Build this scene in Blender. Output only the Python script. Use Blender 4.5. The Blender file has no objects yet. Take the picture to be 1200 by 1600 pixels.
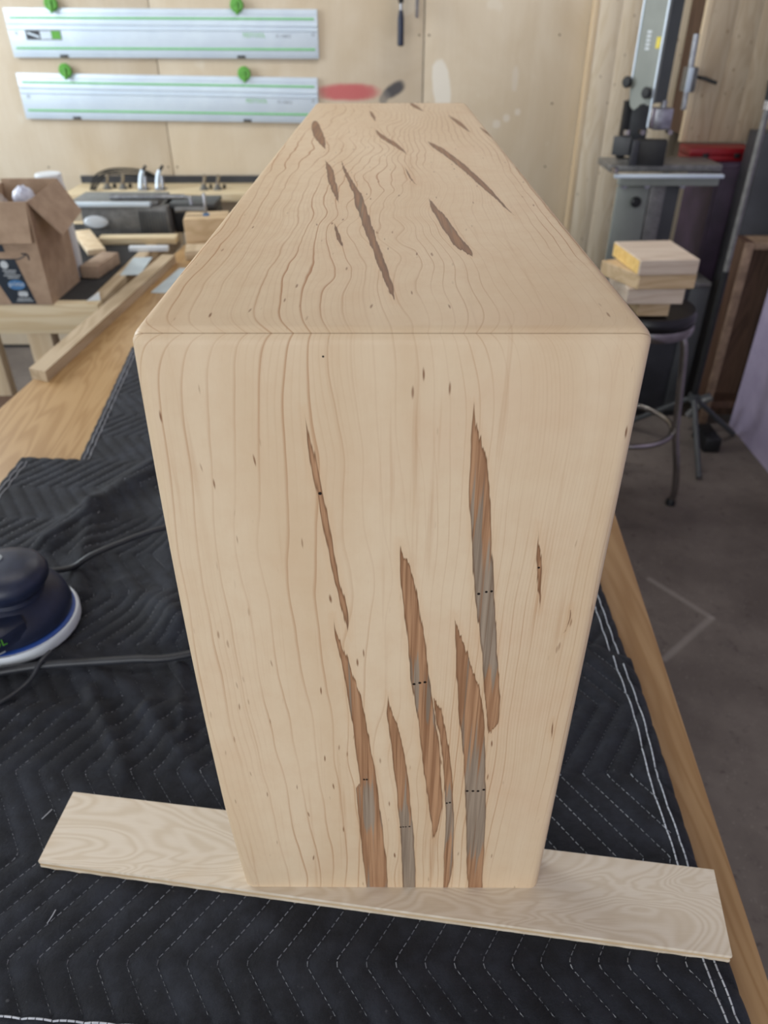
import bpy, bmesh, math, random
import numpy as np
from mathutils import Vector, Matrix

random.seed(7)
rng = np.random.default_rng(7)
SC = bpy.context.scene
COL = SC.collection
PI = math.pi
R = math.radians

# ---------------------------------------------------------------- camera
cam = bpy.data.cameras.new('camera')
cam.sensor_fit = 'AUTO'
cam.sensor_width = 36.0
cam.lens = 1153.0 / 1600.0 * 36.0
cam.clip_start = 0.02
cam.dof.use_dof = True
cam.dof.focus_distance = 0.47
cam.dof.aperture_fstop = 9.5
camo = bpy.data.objects.new('camera', cam)
COL.objects.link(camo)
camo.matrix_world = (Matrix.Translation((-0.002, -0.35, 1.5614)) @ Matrix.Rotation(R(0.45), 4, 'Z')
                     @ Matrix.Rotation(R(90 - 34.2), 4, 'X') @ Matrix.Rotation(R(-0.15), 4, 'Z'))
SC.camera = camo

# ---------------------------------------------------------------- light
SC.view_settings.view_transform = 'Standard'
SC.view_settings.look = 'None'
SC.view_settings.gamma = 1.0
SC.view_settings.use_curve_mapping = False
SC.view_settings.exposure = -0.45
w = bpy.data.worlds.new('overcast_sky')
SC.world = w
w.use_nodes = True
bgn = w.node_tree.nodes['Background']
bgn.inputs[0].default_value = (0.86, 0.93, 1.0, 1)
bgn.inputs[1].default_value = 0.60

def area(name, loc, rot, sx, sy, power, col):
    l = bpy.data.lights.new(name, 'AREA')
    l.shape = 'RECTANGLE'; l.size = sx; l.size_y = sy; l.energy = power; l.color = col
    o = bpy.data.objects.new(name, l); COL.objects.link(o)
    o.location = loc; o.rotation_euler = rot
    return o
# daylight through the open garage door behind the camera and a window on the left
area('garage_door_daylight', (-1.2, -3.0, 1.75), (R(82), 0, R(-14)), 3.2, 2.0, 100, (0.96, 0.98, 1.0))
area('left_window_daylight', (-3.0, 2.1, 2.0), (R(72), 0, R(-100)), 1.8, 1.4, 95, (0.88, 0.95, 1.0))
area('ceiling_lamp', (-0.5, 0.6, 2.56), (0, 0, 0), 1.2, 0.3, 8, (1.0, 0.95, 0.88))

area('rear_fill_light', (0.2, 2.5, 2.6), (0, 0, 0), 1.3, 0.25, 19, (1.0, 0.97, 0.92))  # unseen fill, added to brighten the back wall

# ---------------------------------------------------------------- helpers
ORG = {}
def lin(c):
    c = c / 255.0
    return c / 12.92 if c <= 0.04045 else ((c + 0.055) / 1.055) ** 2.4
def rgb(r, g, b): return (lin(r), lin(g), lin(b), 1.0)

class NT:
    """small wrapper for building node trees"""
    def __init__(self, name):
        self.mat = bpy.data.materials.new(name); self.mat.use_nodes = True
        self.t = self.mat.node_tree
        self.b = self.t.nodes['Principled BSDF']
    def put(self, sock, v):
        if hasattr(v, 'is_output'): self.t.links.new(v, sock)
        else: sock.default_value = v
    def m(self, op, a, b=None, c=None, clamp=False):
        n = self.t.nodes.new('ShaderNodeMath'); n.operation = op; n.use_clamp = clamp
        self.put(n.inputs[0], a)
        if b is not None: self.put(n.inputs[1], b)
        if c is not None: self.put(n.inputs[2], c)
        return n.outputs[0]
    def coord(self, kind='Object'):
        return self.t.nodes.new('ShaderNodeTexCoord').outputs[kind]
    def sep(self, v):
        n = self.t.nodes.new('ShaderNodeSeparateXYZ'); self.put(n.inputs[0], v); return n.outputs
    def comb(self, x, y, z=0.0):
        n = self.t.nodes.new('ShaderNodeCombineXYZ')
        self.put(n.inputs[0], x); self.put(n.inputs[1], y); self.put(n.inputs[2], z); return n.outputs[0]
    def scale(self, v, s):
        n = self.t.nodes.new('ShaderNodeVectorMath'); n.operation = 'MULTIPLY'
        self.put(n.inputs[0], v); self.put(n.inputs[1], s); return n.outputs[0]
    def noise(self, v, scale=1.0, detail=2.0, rough=0.5, dist=0.0):
        n = self.t.nodes.new('ShaderNodeTexNoise')
        self.put(n.inputs['Vector'], v); n.inputs['Scale'].default_value = scale
        n.inputs['Detail'].default_value = detail; n.inputs['Roughness'].default_value = rough
        n.inputs['Distortion'].default_value = dist
        return n.outputs[0]
    def ss(self, v, a, b, lo=0.0, hi=1.0):
        n = self.t.nodes.new('ShaderNodeMapRange'); n.interpolation_type = 'SMOOTHSTEP'
        self.put(n.inputs[0], v); self.put(n.inputs[1], a); self.put(n.inputs[2], b)
        self.put(n.inputs[3], lo); self.put(n.inputs[4], hi); return n.outputs[0]
    def mapr(self, v, a, b, lo, hi):
        n = self.t.nodes.new('ShaderNodeMapRange')
        self.put(n.inputs[0], v); self.put(n.inputs[1], a); self.put(n.inputs[2], b)
        self.put(n.inputs[3], lo); self.put(n.inputs[4], hi); return n.outputs[0]
    def mix(self, f, a, b, mode='MIX'):
        n = self.t.nodes.new('ShaderNodeMix'); n.data_type = 'RGBA'; n.blend_type = mode
        self.put(n.inputs[0], f); self.put(n.inputs[6], a); self.put(n.inputs[7], b); return n.outputs[2]
    def curve(self, v, pts):
        n = self.t.nodes.new('ShaderNodeFloatCurve'); self.put(n.inputs[1], v)
        c = n.mapping.curves[0]
        c.points[0].location = pts[0]; c.points[1].location = pts[-1]
        for p in pts[1:-1]: c.points.new(*p)
        for p in c.points: p.handle_type = 'AUTO_CLAMPED'
        n.mapping.update(); return n.outputs[0]
    def bump(self, h, strength=0.3, dist=0.002):
        n = self.t.nodes.new('ShaderNodeBump'); n.inputs['Strength'].default_value = strength
        n.inputs['Distance'].default_value = dist; self.put(n.inputs['Height'], h)
        self.t.links.new(n.outputs[0], self.b.inputs['Normal'])
    def out(self, col, rough=0.5, metal=0.0, spec=0.5):
        self.put(self.b.inputs['Base Color'], col); self.put(self.b.inputs['Roughness'], rough)
        self.b.inputs['Metallic'].default_value = metal
        self.b.inputs['Specular IOR Level'].default_value = spec
        return self.mat

def plain(name, c, c2=None, scale=20, rough=0.5, metal=0.0, bump=0.0, stretch=(1, 1, 1), spec=0.5):
    t = NT(name)
    if c2 is None: c2 = tuple(min(255, x * 0.86) for x in c)
    v = t.scale(t.coord(), stretch)
    n = t.noise(v, scale, 4, 0.6)
    f = t.ss(n, 0.32, 0.68)
    if bump: t.bump(n, bump, 0.002)
    return t.out(t.mix(f, rgb(*c), rgb(*c2)), rough, metal, spec)

def lumber(name, c, c2, axis='x', freq=60.0, rough=0.6, knots=0.0, dark=None):
    """sawn softwood or ply: grain lines run along axis"""
    t = NT(name)
    x, y, z = t.sep(t.coord())
    a, p, q = {'x': (x, y, z), 'y': (y, x, z), 'z': (z, x, y)}[axis]
    v = t.comb(t.m('MULTIPLY', a, 1.2), t.m('MULTIPLY', p, 9.0), t.m('MULTIPLY', q, 9.0))
    warp = t.noise(v, 1.0, 3, 0.55, 0.6)
    g = t.m('FRACT', t.m('MULTIPLY', warp, freq / 5.0))
    line = t.ss(t.m('ABSOLUTE', t.m('SUBTRACT', g, 0.5)), 0.02, 0.42)
    fine = t.noise(t.scale(v, (6, 30, 30)), 1.0, 2, 0.5)
    f = t.m('MULTIPLY_ADD', fine, 0.35, t.m('MULTIPLY', line, 0.6), clamp=True)
    col = t.mix(f, rgb(*c2), rgb(*c))
    if knots:
        vo = t.t.nodes.new('ShaderNodeTexVoronoi')
        t.put(vo.inputs['Vector'], t.comb(t.m('MULTIPLY', a, 3.0), t.m('MULTIPLY', p, 6.5), t.m('MULTIPLY', q, 0.5)))
        k = t.ss(vo.outputs['Distance'], 0.04, knots, 1.0, 0.0)
        col = t.mix(t.m('MULTIPLY', k, 0.75), col, rgb(*(dark or (120, 92, 60))))
    t.bump(fine, 0.12, 0.001)
    return t.out(col, rough, 0, 0.35)

def finish(name, bm, mat, parent=None, loc=None, smooth=True):
    """link a bmesh built in world coordinates as ONE object"""
    if parent is not None: o0 = ORG[parent.name]
    elif loc is not None: o0 = Vector(loc)
    else:
        lo = Vector([min(v.co[i] for v in bm.verts) for i in range(3)])
        hi = Vector([max(v.co[i] for v in bm.verts) for i in range(3)])
        o0 = Vector(((lo.x + hi.x) / 2, (lo.y + hi.y) / 2, lo.z))
    bmesh.ops.translate(bm, verts=bm.verts, vec=-o0)
    bmesh.ops.recalc_face_normals(bm, faces=bm.faces)
    me = bpy.data.meshes.new(name); bm.to_mesh(me); bm.free()
    if smooth:
        for p in me.polygons: p.use_smooth = True
        me.set_sharp_from_angle(angle=R(38))
    if mat: me.materials.append(mat)
    o = bpy.data.objects.new(name, me); COL.objects.link(o)
    if parent is not None: o.parent = parent
    else: o.location = o0
    ORG[o.name] = o0.copy()
    return o

def thing(name, label, cat, loc, group=None):
    o = bpy.data.objects.new(name, None); COL.objects.link(o)
    o.empty_display_size = 0.05
    o.location = loc; ORG[o.name] = Vector(loc)
    return tag(o, label, cat, group)
def tag(o, label=None, cat=None, group=None, kind=None):
    if label: o['label'] = label
    if cat: o['category'] = cat
    if group: o['group'] = group
    if kind: o['kind'] = kind
    return o
def struct(o): o['kind'] = 'structure'; return o

def box(bm, x0, x1, y0, y1, z0, z1, bev=0.0, M=None, seg=2):
    vs = [bm.verts.new((x, y, z)) for z in (z0, z1) for y in (y0, y1) for x in (x0, x1)]
    fs = [bm.faces.new([vs[i] for i in f]) for f in
          ((0, 2, 3, 1), (4, 5, 7, 6), (0, 1, 5, 4), (2, 6, 7, 3), (0, 4, 6, 2), (1, 3, 7, 5))]
    allv = vs
    if bev > 0:
        es = list({e for f in fs for e in f.edges})
        r = bmesh.ops.bevel(bm, geom=es, offset=bev, segments=seg, affect='EDGES', profile=0.5)
        allv = list({v for f in r['faces'] for v in f.verts} | {v for v in vs if v.is_valid})
    if M is not None: bmesh.ops.transform(bm, matrix=M, verts=allv)
    return allv
def B(*a, **k):
    bm = bmesh.new(); box(bm, *a, **k); return bm
def rotz(deg, at=(0, 0, 0)):
    t = Matrix.Translation(at); return t @ Matrix.Rotation(R(deg), 4, 'Z') @ t.inverted()
def rotax(deg, ax, at=(0, 0, 0)):
    t = Matrix.Translation(at); return t @ Matrix.Rotation(R(deg), 4, ax) @ t.inverted()

def tube(bm, pts, r, seg=10, cap=True):
    pts = [Vector(p) for p in pts]
    rs = r if isinstance(r, (list, tuple)) else [r] * len(pts)
    rings = []
    up = None
    for i, p in enumerate(pts):
        d = (pts[min(i + 1, len(pts) - 1)] - pts[max(i - 1, 0)]).normalized()
        if up is None:
            up = d.orthogonal().normalized()
        up = (up - d * up.dot(d)).normalized()
        s = d.cross(up)
        rings.append([bm.verts.new(p + (up * math.cos(2 * PI * k / seg) + s * math.sin(2 * PI * k / seg)) * rs[i]) for k in range(seg)])
    for a, b in zip(rings, rings[1:]):
        for k in range(seg):
            bm.faces.new((a[k], a[(k + 1) % seg], b[(k + 1) % seg], b[k]))
    if cap:
        bm.faces.new(rings[0][::-1]); bm.faces.new(rings[-1])
    return [v for rg in rings for v in rg]
def smoothpts(pts, n=6):
    """Catmull-Rom through the points"""
    P = [Vector(p) for p in pts]; P = [P[0]] + P + [P[-1]]; out = []
    for i in range(1, len(P) - 2):
        for k in range(n):
            t = k / n
            out.append(0.5 * ((2 * P[i]) + (-P[i - 1] + P[i + 1]) * t + (2 * P[i - 1] - 5 * P[i] + 4 * P[i + 1] - P[i + 2]) * t * t
                              + (-P[i - 1] + 3 * P[i] - 3 * P[i + 1] + P[i + 2]) * t ** 3))
    out.append(P[-2]); return out
def lathe(bm, prof, at, seg=32, M=None, sx=1.0, sy=1.0):
    """profile [(r,z)...] about z at point at"""
    rings = []
    for r, z in prof:
        if r < 1e-6: rings.append([bm.verts.new((at[0], at[1], at[2] + z))])
        else: rings.append([bm.verts.new((at[0] + sx * r * math.cos(2 * PI * k / seg), at[1] + sy * r * math.sin(2 * PI * k / seg), at[2] + z)) for k in range(seg)])
    for a, b in zip(rings, rings[1:]):
        for k in range(seg):
            k2 = (k + 1) % seg
            f = [a[k % len(a)]]
            if len(a) > 1: f.append(a[k2])
            if len(b) > 1: f += [b[k2], b[k]]
            else: f.append(b[0])
            if len(f) >= 3: bm.faces.new(f)
    vs = [v for rg in rings for v in rg]
    if M is not None: bmesh.ops.transform(bm, matrix=M, verts=vs)
    return vs
def prism(bm, poly, z0, z1, M=None):
    a = [bm.verts.new((x, y, z0)) for x, y in poly]; b = [bm.verts.new((x, y, z1)) for x, y in poly]
    bm.faces.new(a[::-1]); bm.faces.new(b); n = len(poly)
    for i in range(n): bm.faces.new((a[i], a[(i + 1) % n], b[(i + 1) % n], b[i]))
    if M is not None: bmesh.ops.transform(bm, matrix=M, verts=a + b)
    return a + b
def text(name, body, size, M, mat, parent, extrude=0.0003):
    cu = bpy.data.curves.new(name, 'FONT'); cu.body = body; cu.size = size; cu.extrude = extrude
    cu.align_x = 'CENTER'; cu.align_y = 'CENTER'; cu.resolution_u = 3
    tmp = bpy.data.objects.new('tmp', cu); COL.objects.link(tmp)
    dg = bpy.context.evaluated_depsgraph_get()
    me = bpy.data.meshes.new_from_object(tmp.evaluated_get(dg))
    bpy.data.objects.remove(tmp); bpy.data.curves.remove(cu)
    bm = bmesh.new(); bm.from_mesh(me); bpy.data.meshes.remove(me)
    bmesh.ops.transform(bm, matrix=M, verts=bm.verts)
    return finish(name, bm, mat, parent, smooth=False)
def dup(o, label, d):
    """copy a thing with its parts and sub-parts, moved by d"""
    c = o.copy(); COL.objects.link(c); c.location = o.location + Vector(d); c['label'] = label
    for ch in o.children:
        k = ch.copy(); COL.objects.link(k); k.parent = c
        for g in ch.children:
            q = g.copy(); COL.objects.link(q); q.parent = k
    return c

# ---------------------------------------------------------------- materials
M = {}
M['pine'] = lumber('pale_pine', (226, 212, 182), (206, 184, 146), 'x', 50, 0.6)
M['pine_z'] = lumber('pine_panel', (198, 182, 158), (178, 158, 132), 'z', 40, 0.6, knots=0.16)
M['pine_light'] = lumber('pale_pine_sheet', (232, 220, 198), (216, 200, 172), 'z', 40, 0.6, knots=0.14)
M['pine_edge'] = plain('pine_edge', (232, 214, 184), (214, 190, 154), 30, 0.6, stretch=(1, 1, .05))
M['ply_end'] = plain('ply_edge', (228, 216, 196), (206, 190, 166), 40, 0.7)
M['bench_ply'] = lumber('oiled_birch_ply', (180, 148, 106), (156, 121, 79), 'y', 60, 0.42)
M['birch'] = None
M['oak_strip'] = lumber('grey_lumber', (196, 178, 152), (168, 148, 120), 'y', 44, 0.65)
M['card'] = plain('cardboard', (176, 152, 130), (160, 136, 115), 25, 0.85, bump=0.1)
M['card_dark'] = plain('cardboard_inside', (168, 146, 126), (150, 128, 110), 25, 0.85)
M['white'] = plain('white_plastic', (226, 232, 238), (214, 222, 230), 15, 0.35)
M['wrap'] = plain('bubble_wrap', (206, 210, 226), (180, 184, 204), 60, 0.25, bump=0.6)
M['paper'] = plain('crumpled_paper', (176, 164, 156), (140, 128, 122), 30, 0.7, bump=0.5)
M['black'] = plain('black_rubber', (26, 27, 30), (18, 19, 22), 30, 0.5)
M['mat'] = plain('black_mat', (40, 40, 43), (30, 30, 33), 30, 0.8)
M['chrome'] = plain('chrome', (176, 172, 170), (150, 146, 144), 10, 0.22, 1.0)
M['steel'] = plain('machined_steel', (176, 178, 184), (146, 148, 154), 40, 0.35, 1.0)
M['castiron'] = plain('cast_iron', (128, 128, 127), (108, 108, 108), 40, 0.42, 0.35)
M['alu'] = plain('anodised_aluminium', (214, 228, 240), (206, 220, 234), 8, 0.45, 0.25)
M['green'] = plain('green_plastic', (104, 178, 70), (88, 160, 58), 20, 0.4)
M['greenstrip'] = plain('green_glide_strip', (128, 204, 136), (118, 194, 126), 20, 0.6)
M['greentext'] = plain('green_print', (132, 200, 120), (120, 190, 110), 20, 0.6)
M['greytext'] = plain('grey_print', (150, 158, 166), (140, 148, 156), 20, 0.6)
M['navy'] = plain('navy_plastic', (34, 42, 66), (28, 34, 54), 40, 0.42, bump=0.04)
M['bluepad'] = plain('blue_pad', (36, 78, 160), (30, 66, 140), 40, 0.5)
M['sawpaint'] = plain('grey_green_enamel', (140, 146, 141), (130, 136, 131), 6, 0.5)
M['sawdark'] = plain('dark_grey_enamel', (74, 77, 80), (64, 67, 70), 6, 0.45)
M['yellow'] = plain('yellow_sticker', (224, 208, 80), (210, 192, 66), 20, 0.5)
M['red'] = plain('red_plastic', (150, 26, 36), (128, 20, 30), 20, 0.4)
M['purple'] = plain('dull_purple_paint', (70, 54, 76), (54, 42, 60), 8, 0.55)
M['slate'] = plain('dark_grey_paint', (60, 62, 68), (46, 48, 54), 6, 0.5)
M['brown'] = lumber('dark_brown_wood', (96, 72, 58), (70, 50, 40), 'z', 40, 0.5)
M['brown_edge'] = plain('lit_brown_edge', (150, 126, 104), (120, 98, 80), 20, 0.6)  # paler brown paints in the light on the carcass front
M['block_a'] = lumber('sawn_block_pale', (212, 198, 182), (192, 174, 156), 'x', 40, 0.65)
M['block_b'] = lumber('sawn_block_tan', (206, 182, 148), (184, 158, 122), 'x', 40, 0.65)
M['block_y'] = plain('yellow_end_grain', (240, 206, 132), (226, 186, 110), 60, 0.6)
M['vinyl'] = plain('black_vinyl', (22, 22, 26), (16, 16, 19), 30, 0.35)
M['tape'] = plain('black_tape', (44, 54, 66), (36, 46, 58), 20, 0.3)
M['tapeblue'] = plain('blue_print', (74, 128, 180), (66, 118, 170), 20, 0.4)
M['tapewhite'] = plain('white_print', (200, 208, 214), (186, 194, 200), 20, 0.4)
M['cord'] = plain('grey_black_cord', (52, 55, 62), (42, 44, 50), 30, 0.45)
M['bluepaper'] = plain('pale_blue_paper', (186, 198, 204), (168, 180, 188), 12, 0.6)
M['thread'] = plain('white_thread', (196, 200, 208), (170, 174, 184), 90, 0.8)
M['thread2'] = plain('grey_thread', (184, 188, 196), (120, 124, 132), 40, 0.8)

def fabric():
    t = NT('black_quilted_cotton')
    v = t.coord()
    n = t.noise(v, 28, 4, 0.65)
    fz = t.noise(v, 420, 2, 0.6)
    lint = t.ss(t.noise(v, 190, 2, 0.5), 0.70, 0.78)
    c = t.mix(t.ss(n, 0.35, 0.7), rgb(24, 26, 32), rgb(45, 49, 59))
    c = t.mix(t.m('MULTIPLY', fz, 0.30), c, rgb(58, 61, 70))
    c = t.mix(t.m('MULTIPLY', lint, 0.35), c, rgb(120, 122, 128))
    x, y, z = t.sep(v)
    wv = t.m('MULTIPLY', t.m('SINE', t.m('MULTIPLY', t.m('ADD', x, y), 3400)), t.m('SINE', t.m('MULTIPLY', t.m('SUBTRACT', x, y), 3400)))
    cr = t.noise(v, 75, 3, 0.6, 0.8)
    t.bump(t.m('MULTIPLY_ADD', cr, 2.2, t.m('MULTIPLY_ADD', wv, 0.3, fz)), 0.6, 0.0012)
    t.b.inputs['Sheen Weight'].default_value = 0.10
    t.b.inputs['Sheen Roughness'].default_value = 0.5
    return t.out(c, 0.85, 0, 0.2)
M['fabric'] = fabric()

def concrete():
    t = NT('stained_concrete')
    v = t.coord()
    n = t.noise(v, 2.2, 6, 0.62); f = t.noise(v, 26, 4, 0.7); g = t.noise(v, 150, 2, 0.5)
    c = t.mix(t.ss(n, 0.35, 0.68), rgb(92, 84, 80), rgb(118, 110, 104))
    c = t.mix(t.ss(f, 0.58, 0.75), c, rgb(76, 68, 65))
    c = t.mix(t.m('MULTIPLY', t.ss(g, 0.66, 0.74), 0.5), c, rgb(150, 144, 138))
    x, y, z = t.sep(v)
    for ax, ay, bx, by in SCRATCH:      # pale chalky scratches on the slab
        L2 = (bx - ax) ** 2 + (by - ay) ** 2
        k = t.m('DIVIDE', t.m('ADD', t.m('MULTIPLY', t.m('SUBTRACT', x, ax), bx - ax), t.m('MULTIPLY', t.m('SUBTRACT', y, ay), by - ay)), L2, clamp=True)
        ex = t.m('SUBTRACT', t.m('SUBTRACT', x, ax), t.m('MULTIPLY', k, bx - ax)); ey = t.m('SUBTRACT', t.m('SUBTRACT', y, ay), t.m('MULTIPLY', k, by - ay))
        d = t.m('SQRT', t.m('ADD', t.m('MULTIPLY', ex, ex), t.m('MULTIPLY', ey, ey)))
        c = t.mix(t.m('MULTIPLY', t.ss(d, 0.003, 0.016, 1.0, 0.0), 0.35), c, rgb(160, 154, 148))
    t.bump(f, 0.2, 0.003)
    return t.out(c, 0.75, 0, 0.3)
SCRATCH = ((1.363, 1.279, 1.501, 1.092), (1.501, 1.092, 1.300, 0.914))
M['concrete'] = concrete()


def wallply():
    """painted/aged birch ply with filler patches, two spray-paint marks, pencil-like joints"""
    t = NT('aged_wall_plywood')
    v = t.coord('Object')
    x, y, z = t.sep(v)
    vv = t.comb(t.m('MULTIPLY', x, 1.0), 0.0, t.m('MULTIPLY', z, 0.55))
    n = t.noise(vv, 3.0, 5, 0.6, 0.8)
    gr = t.noise(t.comb(t.m('MULTIPLY', x, 60), 0.0, t.m('MULTIPLY', z, 3)), 1.0, 3, 0.55)
    c = t.mix(t.ss(n, 0.3, 0.72), rgb(204, 188, 163), rgb(218, 206, 186))
    c = t.mix(t.m('MULTIPLY', gr, 0.35), c, rgb(188, 167, 138))
    pat = t.ss(t.noise(t.comb(x, 0.0, z), 5.5, 2, 0.5), 0.66, 0.72)
    c = t.mix(t.m('MULTIPLY', pat, 0.35), c, rgb(226, 220, 206))
    wob = t.noise(t.comb(x, 0.0, z), 30, 3, 0.6)
    def ell(cx, cz, a, b, rot=0.0, soft=0.35):
        dx = t.m('SUBTRACT', x, cx); dz = t.m('SUBTRACT', z, cz)
        cr, sr = math.cos(rot), math.sin(rot)
        u = t.m('ADD', t.m('MULTIPLY', dx, cr / a), t.m('MULTIPLY', dz, sr / a))
        q = t.m('ADD', t.m('MULTIPLY', dx, -sr / b), t.m('MULTIPLY', dz, cr / b))
        d = t.m('ADD', t.m('POWER', t.m('ABSOLUTE', u), 2.6), t.m('POWER', t.m('ABSOLUTE', q), 2.6))
        d = t.m('ADD', d, t.m('MULTIPLY_ADD', wob, 0.7, -0.35))
        return t.ss(d, 1 - soft, 1 + soft, 1.0, 0.0)
    for (cx, cz, a, b, rot, soft, col, k) in (
            (-0.195, 1.248, 0.135, 0.034, 0.0, 0.75, (200, 92, 98), 0.88),
            (0.020, 1.258, 0.050, 0.026, 0.5, 0.75, (66, 68, 76), 0.92),
            (-0.025, 1.225, 0.030, 0.020, 0.9, 0.6, (120, 118, 116), 0.7),
            (0.238, 1.270, 0.040, 0.105, 0.15, 0.2, (226, 222, 212), 0.75),
            (0.575, 1.30, 0.014, 0.05, 0.0, 0.3, (214, 204, 190), 0.6),
            (0.505, 1.115, 0.018, 0.018, 0.0, 0.3, (222, 214, 202), 0.6),
            (0.550, 1.14, 0.016, 0.016, 0.0, 0.3, (222, 214, 202), 0.6),
            (0.60, 1.165, 0.014, 0.014, 0.0, 0.3, (222, 214, 202), 0.6)):
        c = t.mix(t.m('MULTIPLY', ell(cx, cz, a, b, rot, soft), k), c, rgb(*col))
    t.bump(gr, 0.08, 0.001)
    return t.out(c, 0.6, 0, 0.35)
M['wall'] = wallply()
def birchply():
    t = NT('rotary_cut_birch_veneer')
    x, y, z = t.sep(t.coord())
    v = t.comb(t.m('MULTIPLY', x, 5.0), t.m('MULTIPLY', y, 16.0), 0.0)
    w_ = t.noise(v, 1.0, 2.5, 0.5, 0.9)
    g = t.m('FRACT', t.m('MULTIPLY', w_, 24.0))
    ln = t.ss(t.m('ABSOLUTE', t.m('SUBTRACT', g, 0.5)), 0.0, 0.45)
    c = t.mix(ln, rgb(218, 204, 183), rgb(230, 219, 202))
    st = t.ss(t.noise(t.comb(t.m('MULTIPLY', x, 9), t.m('MULTIPLY', y, 18), 4.0), 1.0, 3, 0.5), 0.60, 0.72)
    c = t.mix(t.m('MULTIPLY', st, 0.35), c, rgb(206, 176, 134))
    f = t.noise(t.comb(t.m('MULTIPLY', x, 60), t.m('MULTIPLY', y, 700), 0.0), 1.0, 2, 0.5)
    c = t.mix(t.m('MULTIPLY', f, 0.2), c, rgb(196, 176, 148))
    t.bump(f, 0.15, 0.0008)
    return t.out(c, 0.5, 0, 0.4)
M['birch'] = birchply()
M['screw'] = plain('screw_head', (132, 116, 96), (110, 94, 76), 60, 0.5, 0.5)
M['lavender'] = plain('lavender_paint', (178, 168, 194), (160, 150, 178), 5, 0.6, bump=0.05)
M['ceil'] = plain('off_white_ceiling', (220, 216, 208), (206, 202, 194), 3, 0.8)

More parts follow.
